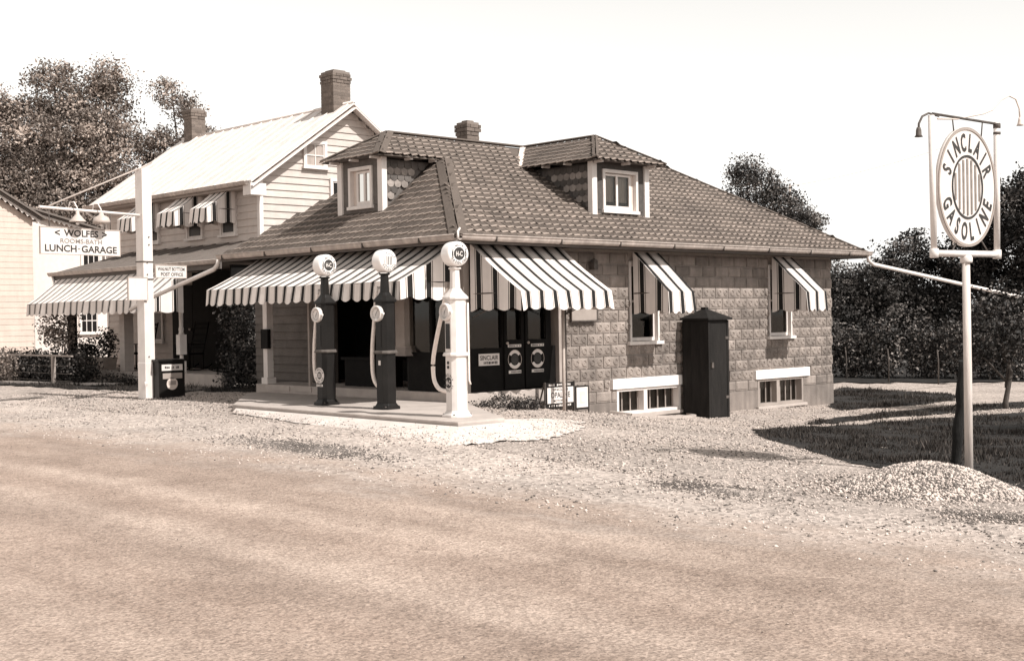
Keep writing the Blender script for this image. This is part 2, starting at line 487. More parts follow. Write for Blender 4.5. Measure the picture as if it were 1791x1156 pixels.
def ground_mat(name, kind):
    m = bpy.data.materials.new(name)
    m.use_nodes = True
    N, L = m.node_tree.nodes, m.node_tree.links
    b = N["Principled BSDF"]
    b.inputs["Roughness"].default_value = 0.97
    b.inputs["Specular IOR Level"].default_value = 0.12
    tc = N.new("ShaderNodeTexCoord")
    def nz(sc, det=6, ro=0.6, st=None):
        n = N.new("ShaderNodeTexNoise")
        n.inputs["Scale"].default_value = sc; n.inputs["Detail"].default_value = det; n.inputs["Roughness"].default_value = ro
        if st:
            mp = N.new("ShaderNodeMapping"); mp.inputs["Scale"].default_value = st
            L.new(tc.outputs["Object"], mp.inputs[0]); L.new(mp.outputs[0], n.inputs["Vector"])
        else: L.new(tc.outputs["Object"], n.inputs["Vector"])
        return n.outputs["Fac"]
    def ramp(src, p0, c0, p1, c1):
        r = N.new("ShaderNodeValToRGB")
        r.color_ramp.elements[0].position = p0; r.color_ramp.elements[0].color = c0
        r.color_ramp.elements[1].position = p1; r.color_ramp.elements[1].color = c1
        L.new(src, r.inputs[0]); return r.outputs[0]
    def mix(fac, a, c, mode='MIX'):
        x = N.new("ShaderNodeMix"); x.data_type = 'RGBA'; x.blend_type = mode
        if isinstance(fac, float): x.inputs[0].default_value = fac
        else: L.new(fac, x.inputs[0])
        L.new(a, x.inputs[6])
        if isinstance(c, tuple): x.inputs[7].default_value = c
        else: L.new(c, x.inputs[7])
        return x.outputs[2]
    # gravel: small stones of differing tone
    vo = N.new("ShaderNodeTexVoronoi"); vo.inputs["Scale"].default_value = 26
    L.new(tc.outputs["Object"], vo.inputs["Vector"])
    sep = N.new("ShaderNodeSeparateColor"); L.new(vo.outputs["Color"], sep.inputs[0])
    grav = ramp(sep.outputs[0], 0.05, tone(0.09, 0.95), 0.95, tone(0.60, 0.9))
    grav = mix(0.55, grav, ramp(nz(9, 8, 0.75), 0.3, tone(0.20, 0.95), 0.7, tone(0.53, 0.9)))
    gloss = ramp(nz(0.55, 4), 0.35, tone(0.80, 0), 0.65, tone(1.08, 0))
    grav = mix(1.0, grav, gloss, 'MULTIPLY')
    # dirt: fine sandy earth with wheel tracks running along the road
    dirt = ramp(nz(26, 12, 0.85), 0.30, tone(0.235, 1.3), 0.70, tone(0.37, 1.3))
    dirt = mix(1.0, dirt, ramp(nz(0.8, 6, 0.65), 0.32, tone(0.78, .1), 0.68, tone(1.12, 0)), 'MULTIPLY')
    dirt = mix(1.0, dirt, ramp(nz(1.0, 6, 0.6, (1.1, 0.07, 1)), 0.34, tone(0.80, 0.15), 0.62, tone(1.08, 0)), 'MULTIPLY')
    dirt = mix(1.0, dirt, ramp(nz(6.5, 9, 0.8), 0.34, tone(0.80, 0.1), 0.56, tone(1.06, 0)), 'MULTIPLY')
    # worn wheel tracks along the road (it runs along y)
    sxt = N.new("ShaderNodeSeparateXYZ"); L.new(tc.outputs["Object"], sxt.inputs[0])
    wn_ = N.new("ShaderNodeMath"); wn_.operation = 'MULTIPLY_ADD'; wn_.inputs[1].default_value = 1.1
    L.new(nz(0.5, 5, 0.6, (0.5, 0.25, 1)), wn_.inputs[0]); L.new(sxt.outputs[0], wn_.inputs[2])
    mrt = N.new("ShaderNodeMapRange"); mrt.inputs[1].default_value = 2.0; mrt.inputs[2].default_value = 11.0
    L.new(wn_.outputs[0], mrt.inputs[0])
    rt_ = N.new("ShaderNodeValToRGB")
    stops = [(0.0, 1.0), (.28, .98), (.345, .80), (.39, 1.08), (.45, .95), (.50, 1.12), (.555, .84), (.61, 1.05), (.665, .76), (.72, .98), (.80, 1.04), (1.0, 1.0)]
    rt_.color_ramp.elements[0].position = 0; rt_.color_ramp.elements[0].color = tone(1.0, 0)
    rt_.color_ramp.elements[1].position = 1; rt_.color_ramp.elements[1].color = tone(1.0, 0)
    for p_, v_ in stops[1:-1]:
        el = rt_.color_ramp.elements.new(p_); el.color = tone(v_, .1 if v_ < 1 else 0)
    L.new(mrt.outputs[0], rt_.inputs[0])
    dirt = mix(1.0, dirt, rt_.outputs[0], 'MULTIPLY')
    v2 = N.new("ShaderNodeTexVoronoi"); v2.inputs["Scale"].default_value = 75
    L.new(tc.outputs["Object"], v2.inputs["Vector"])
    s2 = N.new("ShaderNodeSeparateColor"); L.new(v2.outputs["Color"], s2.inputs[0])
    dirt = mix(1.0, dirt, ramp(s2.outputs[0], 0.0, tone(0.66, 0), 0.85, tone(1.20, 0)), 'MULTIPLY')
    bump_src = nz(60, 8, 0.8)
    if kind == 'road':
        # the packed earth gives way to loose gravel towards the forecourt edge (x grows towards the station)
        sx = N.new("ShaderNodeSeparateXYZ"); L.new(tc.outputs["Object"], sx.inputs[0])
        ad = N.new("ShaderNodeMath"); ad.operation = 'ADD'
        mul = N.new("ShaderNodeMath"); mul.operation = 'MULTIPLY'; mul.inputs[1].default_value = 4.6
        sub = N.new("ShaderNodeMath"); sub.operation = 'SUBTRACT'; sub.inputs[1].default_value = 0.5
        L.new(nz(1.1, 8, 0.7, (1.2, 0.5, 1)), sub.inputs[0]); L.new(sub.outputs[0], mul.inputs[0])
        L.new(mul.outputs[0], ad.inputs[0]); L.new(sx.outputs[0], ad.inputs[1])
        mr = N.new("ShaderNodeMapRange"); mr.interpolation_type = 'SMOOTHSTEP'
        mr.inputs[1].default_value = 6.9; mr.inputs[2].default_value = 9.3
        L.new(ad.outputs[0], mr.inputs[0])
        col = mix(mr.outputs[0], dirt, grav)
    else:
        col = mix(ramp(nz(0.35, 6, 0.6), 0.58, (0, 0, 0, 1), 0.74, (0.5, 0.5, 0.5, 1)), grav, tone(0.22, 1.1))
    L.new(col, b.inputs["Base Color"])
    bp = N.new("ShaderNodeBump"); bp.inputs["Strength"].default_value = 0.6 if kind == "road" else 1.0; bp.inputs["Distance"].default_value = 0.02
    hsum = N.new("ShaderNodeMath"); hsum.operation = 'ADD'
    L.new(bump_src, hsum.inputs[0]); L.new(vo.outputs["Distance"], hsum.inputs[1])
    L.new(hsum.outputs[0], bp.inputs["Height"]); L.new(bp.outputs[0], b.inputs["Normal"])
    return m
M['gravel'] = ground_mat('gravel ground', 'gravel')
M['dirt'] = ground_mat('dirt road', 'road')
M['pebble'] = mat('pebbles', 0.30, 0.9, 0.95, 0.3, 3.0, v2=0.58)
M['grit'] = mat('road grit', 0.14, 1.2, 0.95, 0.3, 3.0, v2=0.42)
M['pebble2'] = mat('grey pebbles', 0.06, 0.85, 0.95, 0.3, 3.0, v2=0.18)

def fine_noise(x, y, z):
    return np.array([noise.fractal(Vector((a * 1.3, b * 1.3, 3.1)), 1.0, 2.0, 4) for a, b in zip(x.ravel(), y.ravel())]).reshape(x.shape)

# one ground sheet to the horizon: fine near the camera, coarse far away
ax = np.unique(np.concatenate([-np.geomspace(6, 900, 22)[::-1] - 8, np.arange(-14, 46, 0.3), 46 + np.geomspace(0.6, 900, 26)]))
gx, gy = np.meshgrid(ax, ax, indexing='ij')
gz = hz_arr(gx, gy)
near = (gx > 4) & (gx < 32) & (gy > 0) & (gy < 34)
fn = np.zeros_like(gz); fn[near] = fine_noise(gx[near], gy[near], None) * 0.016
gz = gz + fn
n1 = len(ax)
idx = np.arange(n1 * n1).reshape(n1, n1)
fc = np.stack([idx[:-1, :-1], idx[1:, :-1], idx[1:, 1:], idx[:-1, 1:]], -1).reshape(-1, 4)
gd = fast_mesh("ground", np.stack([gx, gy, gz], -1).reshape(-1, 3), fc, M['gravel'], smooth=True)
tag(gd, "pale gravel forecourt and open ground around the filling station", "ground", kind="structure")

def strip_sheet(name, xa, xb, y0, y1, ny, nx, m, dz, label, kind="structure", cat=None):
    ys = np.linspace(y0, y1, ny)
    V = []
    for y in ys:
        a, b_ = xa(y), xb(y)
        V += [(a + (b_ - a) * t, y) for t in np.linspace(0, 1, nx)]
    V = np.array(V); z = hz_arr(V[:, 0], V[:, 1])
    ns = np.array([noise.fractal(Vector((a * 1.3, b * 1.3, 3.1)), 1.0, 2.0, 4) if (a > 4) else 0.0 for a, b in V]) * 0.016
    id_ = np.arange(ny * nx).reshape(ny, nx)
    f = np.stack([id_[:-1, :-1], id_[:-1, 1:], id_[1:, 1:], id_[1:, :-1]], -1).reshape(-1, 4)
    o = fast_mesh(name, np.column_stack([V, z + ns + dz]), f, m, smooth=True)
    return tag(o, label, cat, kind=kind)
strip_sheet("road", lambda y: -3.0, lambda y: 10.3 + 0.25 * math.sin(y * 0.55) - max(0, (7 - y)) * 0.04, -40, 90, 400, 56, M['dirt'], 0.02,
            "brown packed dirt road running across the foreground", cat="road")

def inside(px, py, poly):
    n = len(poly); res = np.zeros(px.shape, bool); j = n - 1
    for i in range(n):
        xi, yi = poly[i]; xj, yj = poly[j]
        c = ((yi > py) != (yj > py)) & (px < (xj - xi) * (py - yi) / (yj - yi + 1e-12) + xi)
        res ^= c; j = i
    return res

def wob(x, y, amp):
    return amp * np.array([noise.noise(Vector((a * 1.7, b * 1.7, 9))) for a, b in zip(x.ravel(), y.ravel())]).reshape(x.shape)

def patch(name, poly, m, dz, cell, label, amp=0.25, kind="structure", cat=None):
    poly = [tuple(p) for p in poly]
    xs = [p[0] for p in poly]; ys = [p[1] for p in poly]
    X, Y = np.meshgrid(np.arange(min(xs) - .5, max(xs) + .5, cell), np.arange(min(ys) - .5, max(ys) + .5, cell), indexing='ij')
    cx, cy = X[:-1, :-1] + cell / 2, Y[:-1, :-1] + cell / 2
    wv = wob(cx, cy, amp)
    keep = inside(cx + wv, cy + wv, poly)
    id_ = np.arange(X.size).reshape(X.shape)
    f = np.stack([id_[:-1, :-1], id_[1:, :-1], id_[1:, 1:], id_[:-1, 1:]], -1)[keep]
    used, inv = np.unique(f.ravel(), return_inverse=True)
    vx, vy = X.ravel()[used], Y.ravel()[used]
    V = np.column_stack([vx, vy, hz_arr(vx, vy) + dz])
    o = fast_mesh(name, V, inv.reshape(-1, 4), m, smooth=True)
    return tag(o, label, cat, kind=kind)

def blades(name, poly, per_m2, hgt, label, amp=0.25, near_bias=None, lo=0.4):
    poly = [tuple(p) for p in poly]
    xs = [p[0] for p in poly]; ys = [p[1] for p in poly]
    A = (max(xs) - min(xs)) * (max(ys) - min(ys))
    n = int(A * per_m2)
    x = nrs.uniform(min(xs), max(xs), n); y = nrs.uniform(min(ys), max(ys), n)
    wv = wob(x, y, amp)
    wv = wv + nrs.normal(0, .06, n)
    k = inside(x + wv, y + wv, poly)
    tuft = np.array([noise.fractal(Vector((a * 1.1, b * 1.1, 4)), 1.0, 2.0, 3) for a, b in zip(x, y)])
    k &= nrs.rand(n) < np.clip(1.0 + tuft * 1.3, .25, 1)
    x, y, tuft = x[k], y[k], tuft[k]; n = len(x)
    z = hz_arr(x, y)
    a = nrs.uniform(0, 2 * np.pi, n); w = nrs.uniform(0.006, 0.014, n); h = hgt * nrs.uniform(lo, 1.3, n) * np.clip(.85 + tuft * 1.2, .35, 1.8) * np.where(nrs.rand(n) < .01, 2.2, 1); ln = nrs.uniform(-.5, .5, (n, 2)) * h[:, None]
    V = np.empty((n, 3, 3))
    V[:, 0] = np.column_stack([x + np.cos(a) * w, y + np.sin(a) * w, z])
    V[:, 1] = np.column_stack([x - np.cos(a) * w, y - np.sin(a) * w, z])
    V[:, 2] = np.column_stack([x + ln[:, 0], y + ln[:, 1], z + h])
    o = fast_mesh(name, V.reshape(-1, 3), np.arange(3 * n).reshape(n, 3), [M['grass'], M['grass_light']], (nrs.rand(n) < 0.12).astype(int))
    return tag(o, label, "grass", kind="stuff")

LAWN1 = [(16.9, 12.1), (18.6, 12.15), (21.5, 11.55), (23.9, 10.75), (29, 9.0), (34, 4), (30, -6), (14, -3), (11.4, 2.2), (11.6, 4.6), (12.4, 5.75), (12.9, 6.9), (13.2, 8.0), (14.4, 9.5), (15.6, 11.0), (16.4, 11.7)]
LAWN2 = [(18.9, 12.45), (21, 12.3), (24, 11.75), (26.5, 11.2), (27.6, 11.3), (27.3, 12.2), (25, 12.7), (22.5, 13.0), (20.2, 12.95)]
LAWN3 = [(22.4, 13.9), (23.2, 13.75), (25.3, 13.6), (27.6, 14.0), (29, 15.0), (29.6, 18.3), (27.5, 17.6), (24.6, 15.5), (23.2, 14.7)]
LAWN4 = [(13.15, 23.6), (13.0, 26), (12.7, 29), (12.7, 33), (13.0, 37), (14.4, 37), (14.35, 30), (14.3, 24.0)]
LAWN5 = [(13.75, 21.3), (13.6, 23.3), (14.4, 24.1), (15.6, 24.3), (15.4, 21.3)]
LANE_FAR = [(31.5, 19.2), (35, 15.5), (41, 12), (60, 20), (60, 60), (24.5, 40), (24.6, 21.2), (28, 21)]
for i, (pl, ds) in enumerate(((LAWN1, 620), (LAWN2, 700), (LAWN3, 560), (LAWN4, 500), (LAWN5, 420))):
    lb = ["big dark lawn under the round sign on the right", "narrow strip of dark grass between two gravel paths", "patch of dark grass beside the far end of the block wall",
          "rough grass strip in front of the hedge and porch", "weedy ground between porch and station"][i]
    patch("lawn", pl, M['lawn_soil'], 0.012 + 0.004 * (i % 2), 0.1, lb, cat="lawn")
    blades("grass", pl, ds, 0.06 if i < 3 else 0.08, "short blades of the " + lb)
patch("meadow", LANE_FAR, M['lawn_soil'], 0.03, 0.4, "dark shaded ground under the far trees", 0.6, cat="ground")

patch("field", [(58, 6), (90, -4), (110, 30), (75, 38), (60, 24)], M['apron'], 0.05, 1.0, "pale open field glimpsed beneath the far trees", 0.6, cat="field")

def stones(name, x, y, zoff, rmin, rmax, label, mats, extra_z=None, kind="stuff", dark_share=0.34):
    """low stones, each an irregular flattened octahedron"""
    n = len(x)
    z = hz_arr(x, y) + (0 if extra_z is None else extra_z) + zoff
    base = np.array([(1, 0, 0), (0, 1, 0), (-1, 0, 0), (0, -1, 0), (0, 0, 1), (0, 0, -1)], float)
    r = nrs.uniform(rmin, rmax, n) * nrs.uniform(0.6, 1.0, n)
    V = base[None] * r[:, None, None] * nrs.uniform(0.6, 1.35, (n, 6, 1))
    V[:, :, 2] *= 0.7
    a = nrs.uniform(0, 6.28, n); c, s_ = np.cos(a), np.sin(a)
    X = V[:, :, 0] * c[:, None] - V[:, :, 1] * s_[:, None]; Y = V[:, :, 0] * s_[:, None] + V[:, :, 1] * c[:, None]
    V = np.stack([X + x[:, None], Y + y[:, None], V[:, :, 2] + z[:, None]], -1)
    tri = np.array([(0, 1, 4), (1, 2, 4), (2, 3, 4), (3, 0, 4), (1, 0, 5), (2, 1, 5), (3, 2, 5), (0, 3, 5)])
    F = (tri[None] + 6 * np.arange(n)[:, None, None]).reshape(-1, 3)
    mi = np.repeat((nrs.rand(n) < dark_share).astype(int), 8)
    o = fast_mesh(name, V.reshape(-1, 3), F, mats, mi)
    return tag(o, label, "gravel", kind=kind)

# ------------------------------------------------------------------ service station
ST = empty("service_station", (18.0, 18.0, 0.0), "rusticated concrete block filling station with shingled hip roof and two dormers", "building")
WY, WX0, WX1 = 15.14, 15.74, 24.1           # right-hand block wall
FX = 13.5                                    # front line
BY = 20.95                                   # left end
EZ = 3.03                                    # eaves
CRS = 0.2032

side = MB()
def wall_with_holes(mb, x0, x1, z0, z1, y0, y1, holes):
    xs = sorted({x0, x1, *[h[0] for h in holes], *[h[1] for h in holes]})
    for a, b_ in zip(xs[:-1], xs[1:]):
        zs = [(z0, z1)]
        for h in holes:
            if h[0] <= a + 1e-6 and h[1] >= b_ - 1e-6:
                nz_ = []
                for p, q in zs:
                    if h[2] > p: nz_.append((p, min(q, h[2])))
                    if h[3] < q: nz_.append((max(p, h[3]), q))
                zs = nz_
        for p, q in zs:
            if q - p > 1e-4: mb.box((a, y0, p), (b_, y1, q))
HOLES = [(17.46, 18.29, 1.28, 2.75), (21.75, 22.57, 1.28, 2.75), (17.08, 18.88, 0.0, 0.46), (21.33, 22.95, -0.10, 0.44)]
wall_with_holes(side, WX0, WX1, -0.8, 2.97, WY + 0.035, WY + 0.25, HOLES)
side_wall = side.build("side_wall", M['mortar'], ST)
# blocks: plain ones and ones with two cast rosettes; shared meshes
def block_mesh(w, h, kind):
    mb = MB()
    d = 0.03
    mb.box((0, -d, 0), (w, 0.03, h))
    # raised margin-drafted panel
    e = 0.016
    vs = [(e, -d, e), (w - e, -d, e), (w - e, -d, h - e), (e, -d, h - e)]
    e2 = 0.03
    ws = [(e2, -d - .009, e2), (w - e2, -d - .009, e2), (w - e2, -d - .009, h - e2), (e2, -d - .009, h - e2)]
    for i in range(4):
        j = (i + 1) % 4
        mb.face([vs[i], vs[j], ws[j], ws[i]])
    mb.face(ws)
    if kind:
        y = -d - .009
        n = 2 if w > 0.3 else 1
        for k in range(n):
            cx, cz = w * (k + 0.5) / n, h * 0.5 + 0.004
            sg = 10
            prof = [(0.074, 0.0), (0.060, 0.012), (0.044, 0.015), (0.030, 0.001), (0.015, 0.007)]
            rings = [[(cx + r_ * math.cos(2 * math.pi * q / sg), y - dp, cz + r_ * 0.92 * math.sin(2 * math.pi * q / sg)) for q in range(sg)] for r_, dp in prof]
            for a_, b_ in zip(rings[:-1], rings[1:]):
                for q in range(sg):
                    q2 = (q + 1) % sg
                    mb.face([a_[q], a_[q2], b_[q2], b_[q]])
            mb.face(rings[-1])
    me = bpy.data.meshes.new("block")
    me.from_pydata(mb.v, [], mb.f)
    me.materials.append(M['block'])
    bm = bmesh.new(); bm.from_mesh(me)
    bmesh.ops.recalc_face_normals(bm, faces=bm.faces); bm.to_mesh(me); bm.free()
    return me
BM = {}
def get_block(w, h, k):
    key = (round(w, 2), round(h, 2), k)
    if key not in BM: BM[key] = block_mesh(key[0], key[1], k)
    return BM[key]
nblk = 0
JT = 0.012
row = 0
z = 0.245
while z < 2.9:
    zh = min(CRS, 2.965 - z)
    if zh < 0.08: break
    ros = 1 if (0.44 < z < 2.18) else 0
    x = WX0 - (0.2 if row % 2 else 0.0)
    while x < WX1 - 0.02:
        xa, xb = max(x, WX0), min(x + 0.406, WX1)
        x += 0.406
        segs = [(xa, xb)]
        for h in HOLES + [(16.9, 18.95, 0.455, 0.645), (21.2, 23.2, 0.43, 0.63)]:
            if h[2] < z + zh - 0.03 and h[3] > z + 0.03:
                ns_ = []
                for p, q in segs:
                    if h[1] <= p or h[0] >= q: ns_.append((p, q)); continue
                    if h[0] > p: ns_.append((p, h[0]))
                    if h[1] < q: ns_.append((h[1], q))
                segs = ns_
        for p, q in segs:
            if q - p < 0.07: continue
            o = newobj("block", get_block(q - p - JT, zh - JT, ros), side_wall)
            o.location = Vector((p + JT / 2, WY + 0.035 + rnd.uniform(-.003, .003), z + JT / 2)) - ST.location
            nblk += 1
    z += CRS
    row += 1
fd = MB()
wall_with_holes(fd, WX0 - 0.02, WX1 + 0.01, -0.8, 0.24, WY + 0.002, WY + 0.034, HOLES)
fd.box((WX1, WY + 0.04, -0.8), (WX1 + 0.012, BY, 2.97))
fd.build("foundation", M['block_dark'], ST)
sh = MB()
sh.box((WX1 - 0.25, WY + 0.26, -0.8), (WX1 - 0.002, BY, 2.96))
sh.box((15.74, BY - 0.2, -0.8), (WX1 - 0.26, BY, 2.96))
sh.box((15.74, WY + 0.26, 2.86), (WX1 - 0.26, BY - 0.21, 2.96))
sh.box((15.74, WY + 0.26, -0.6), (WX1 - 0.26, BY - 0.21, -0.5))
sh.build("rear_wall", M['block_dark'], ST)
inn = MB()
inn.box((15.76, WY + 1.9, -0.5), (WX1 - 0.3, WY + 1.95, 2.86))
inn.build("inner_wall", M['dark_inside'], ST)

# lintels over the basement windows
for a, b_, z0, z1 in ((16.95, 18.9, 0.462, 0.645), (21.24, 23.16, 0.442, 0.625)):
    MB().box((a, WY - 0.035, z0), (b_, WY + 0.2, z1)).build("lintel", M['lintel'], ST, bevel=0.008)

def sash_window(x0, x1, z0, z1, y, ny=1, nx=1, mid=True, parent=ST, sill=True, depth=0.10, open_frac=0.0, frame=0.055, name="window", ymir=-1, curtain=None, m_frame=None, back=None):
    """a window in a wall facing -y; frame > sash, pane, sill"""
    mf = m_frame or M['white']
    fr = MB()
    yo, yi = y - 0.012, y + depth
    fr.box((x0 - 0.0, yo, z0), (x0 + frame, yi, z1)); fr.box((x1 - frame, yo, z0), (x1, yi, z1))
    fr.box((x0 + frame, yo, z1 - frame), (x1 - frame, yi, z1))
    w = fr.build(name, mf, parent, bevel=0.004)
    if sill:
        MB().box((x0 - 0.07, yo - 0.05, z0 - 0.065), (x1 + 0.07, yi, z0 - 0.002)).build("sill", mf, w, bevel=0.006)
    s = MB()
    a, b_ = x0 + frame + .004, x1 - frame - .004
    zm = z0 + (z1 - z0) * 0.5
    ys0, ys1 = yi - 0.045, yi - 0.012
    t = 0.042
    lows = z0 + 0.006
    s.box((a, ys0, lows), (b_, ys1, lows + t + .02)); s.box((a, ys0, z1 - frame - t), (b_, ys1, z1 - frame - .004))
    s.box((a, ys0, lows + t + .02), (a + t, ys1, z1 - frame - t)); s.box((b_ - t, ys0, lows + t + .02), (b_, ys1, z1 - frame - t))
    if mid: s.box((a + t, ys0 - .006, zm - .02), (b_ - t, ys1, zm + .02))
    for k in range(1, nx):
        xx = a + (b_ - a) * k / nx
        s.box((xx - .013, ys0 + .004, lows + t + .02), (xx + .013, ys1 - .002, (zm - .02) if mid else z1 - frame - t))
        if mid: s.box((xx - .013, ys0 + .004, zm + .02), (xx + .013, ys1 - .002, z1 - frame - t))
    s.build("sash", mf, w)
    MB().face([(a + t, ys1 - .014, lows + t + .02), (b_ - t, ys1 - .014, lows + t + .02), (b_ - t, ys1 - .014, z1 - frame - t), (a + t, ys1 - .014, z1 - frame - t)]).build("pane", M['glass'], w)
    if curtain:
        for (f0, f1) in curtain:
            c = MB()
            n = 14
            for k in range(n):
                u0, u1 = f0 + (f1 - f0) * k / n, f0 + (f1 - f0) * (k + 1) / n
                xa, xb = a + (b_ - a) * u0, a + (b_ - a) * u1
                c.face([(xa, yi + .05 + .015 * (k % 2), lows + .05), (xb, yi + .05 + .015 * ((k + 1) % 2), lows + .05), (xb, yi + .05 + .015 * ((k + 1) % 2), z1 - .06), (xa, yi + .05 + .015 * (k % 2), z1 - .06)])
            c.build("curtain", M['curtain'], w)
    return w

for a, b_, z0 in ((17.46, 18.29, 1.30), (21.75, 22.57, 1.30)):
    sash_window(a + .004, b_ - .004, z0, 2.745, WY + 0.0, depth=0.11, frame=0.05)
# basement windows, two lights each
for a, b_, z0, z1 in ((17.08, 18.88, 0.0, 0.46), (21.33, 22.95, -0.10, 0.44)):
    fr = MB()
    y0, y1 = WY + 0.0, WY + 0.18
    t = 0.06
    fr.box((a + .003, y0, z0), (a + t, y1, z1 - .003)); fr.box((b_ - t, y0, z0), (b_ - .003, y1, z1 - .003))
    fr.box((a + t, y0, z1 - 0.045), (b_ - t, y1, z1 - .003)); fr.box((a + t, y0, z0), (b_ - t, y1, z0 + .05))
    xm = a + (b_ - a) * 0.44
    fr.box((xm - .05, y0 + .004, z0 + .05), (xm + .05, y1, z1 - .045))
    w = fr.build("basement_window", M['white'] if a < 20 else M['clap_dim'], ST)
    for k, (p, q) in enumerate(((a + t, xm - .05), (xm + .05, b_ - t))):
        s = MB()
        ys = y1 - .05
        s.box((p + .002, ys, z0 + .052), (p + .03, ys + .03, z1 - .047)); s.box((q - .03, ys, z0 + .052), (q - .002, ys + .03, z1 - .047))
        n = 3 if k == 0 else 4
        for i in range(1, n):
            xx = p + (q - p) * i / n
            s.box((xx - .012, ys + .003, z0 + .052), (xx + .012, ys + .027, z1 - .047))
        s.build("sash", M['clap_dim'], w)
        MB().box((p + .002, ys + .05, z0 + .052), (q - .002, ys + .07, z1 - .047)).build("blind", M['screen'], w)
        MB().face([(p + .03, ys + .02, z0 + .052), (q - .03, ys + .02, z0 + .052), (q - .03, ys + .02, z1 - .047), (p + .03, ys + .02, z1 - .047)]).build("pane", M['glass'], w)
    MB().box((a - .06, WY - .06, z0 - .06), (b_ + .06, WY + .03, z0 - .004)).build("sill", M['concrete'], w, bevel=0.006)
wellk = MB()
kp = [(16.85, 15.1), (17.0, 14.75), (17.5, 14.6), (18.2, 14.6), (18.75, 14.72), (18.95, 15.1)]
for p, q in zip(kp[:-1], kp[1:]):
    wellk.beam((p[0], p[1], hz(*p) + .015), (q[0], q[1], hz(*q) + .015), 0.07, 0.06)
wk = wellk.build("window_well_kerb", M['concrete'], ST)

# storefront beside the corner (dark painted, two doors with enamel plates)
sf = MB()
SY = WY + 0.05
sf.box((13.56, SY + .03, 0.58), (15.62, SY + .10, 1.28))
sf.box((13.56, SY + .03, 2.55), (15.62, SY + .10, 2.96))
for x in (13.56, 14.36, 14.86, 15.44): sf.box((x, SY + .02, 1.28), (x + .07, SY + .105, 2.55))
sf.box((14.43, SY + .025, 1.9), (14.86, SY + .10, 1.97)); sf.box((14.93, SY + .025, 1.9), (15.44, SY + .10, 1.97))
front_s = sf.build("storefront", M['dark_wood'], ST)
for p, q in ((13.63, 14.36), (14.43, 14.86), (14.93, 15.44)):
    MB().face([(p, SY + .06, 1.28), (q, SY + .06, 1.28), (q, SY + .06, 2.55), (p, SY + .06, 2.55)]).build("pane", M['glass'], front_s)
for p, q in ((14.40, 14.84), (14.88, 15.42)):
    d = MB()
    d.box((p, SY - .005, 0.6), (q, SY + .028, 1.4))
    for a, b_, z0, z1 in ((p, p + .06, 1.4, 2.2), (q - .06, q, 1.4, 2.2), (p + .06, q - .06, 2.12, 2.2)):
        d.box((a, SY - .005, z0), (b_, SY + .028, z1))
    dr = d.build("door", M['dark_wood'], ST)
    MB().lathe((p + .04, SY - .05, 1.35), [(0.0, 0), (.02, .005), (.025, .02), (.012, .03), (.012, .045)], 10, axis='Y').build("handle", M['lamp_metal'], dr)
    e = MB()
    cx = (p + q) / 2
    c = (cx, SY - .012, 1.08)
    disc(e, c, (1, 0, 0), (0, 0, 1), 0.10, 0.155, 0, 18, -55, 55, 0)
    disc(e, c, (1, 0, 0), (0, 0, 1), 0.10, 0.155, 0, 18, 120, 240, 0)
    disc(e, c, (1, 0, 0), (0, 0, 1), 0.148, 0.155, 0.001, 30, 0, 360, 1)
    disc(e, c, (1, 0, 0), (0, 0, 1), 0.0, 0.085, 0, 20, 0, 360, 2)
    e.box((cx - .15, SY - .013, 1.28), (cx + .15, SY - .008, 1.325), 0)
    e.box((cx - .14, SY - .013, 0.85), (cx + .14, SY - .008, 0.90), 0)
    scrawl(e, (cx, SY - .014, 1.303), (1, 0, 0), (0, 0, 1), .26, .03, .002, 2, 5)
    scrawl(e, (cx, SY - .014, .875), (1, 0, 0), (0, 0, 1), .24, .03, .002, 2, 6)
    e.build("enamel_emblem", [M['signwhite'], M['canvas_tan'], M['ink']], dr)
e = MB()
e.box((13.84, SY + .008, 1.0), (14.29, SY + .02, 1.19), 0)
put_text(e, "SINCLAIR", (14.065, SY + .008, 1.125), (1, 0, 0), (0, 0, 1), .40, .075, .002, .02, 1)
scrawl(e, (14.09, SY + .008, 1.045), (1, 0, 0), (0, 0, 1), .30, .05, .002, 1, 7)
e.build("enamel_sign", [M['signwhite'], M['ink']], ST)
MB().box((15.62, WY - .01, 0.4), (15.735, WY + .2, 2.96)).build("jamb_post", M['clap_dim'], ST)
# pillar at the front corner and the corner room's road side
fr = MB()
fr.box((13.5, 15.16, 0.56), (13.62, 15.36, 2.96))
fr.build("corner_pillar", M['clap_dim'], ST)
fr = MB()
fr.box((13.55, 15.37, 0.58), (13.62, 16.62, 1.22))
fr.box((13.55, 15.37, 2.5), (13.62, 16.62, 2.95))
for y in (15.37, 16.0): fr.box((13.54, y, 1.22), (13.63, y + .06, 2.5))
fr.build("front_window_wall", M['dark_wood'], ST)
MB().face([(13.585, 15.43, 1.22), (13.585, 16.62, 1.22), (13.585, 16.62, 2.5), (13.585, 15.43, 2.5)]).build("pane", M['glass'], ST)
cw = MB()
cw.box((13.47, 16.62, 1.32), (13.66, 16.86, 2.9))
cw.prism([(13.47, 16.58, 1.32), (13.66, 16.58, 1.32), (13.66, 16.9, 1.32), (13.47, 16.9, 1.32)], (0, 0, -0.02))
cw.mesh([(13.47, 16.6, 1.3), (13.66, 16.6, 1.3), (13.66, 16.88, 1.3), (13.47, 16.88, 1.3), (13.38, 16.5, 1.16), (13.66, 16.5, 1.16), (13.66, 16.95, 1.16), (13.38, 16.95, 1.16)],
        [(0, 1, 2, 3), (4, 7, 6, 5), (0, 4, 5, 1), (1, 5, 6, 2), (2, 6, 7, 3), (3, 7, 4, 0)])
cw.build("porch_pier", M['clap_dim'], ST)
dk = MB()
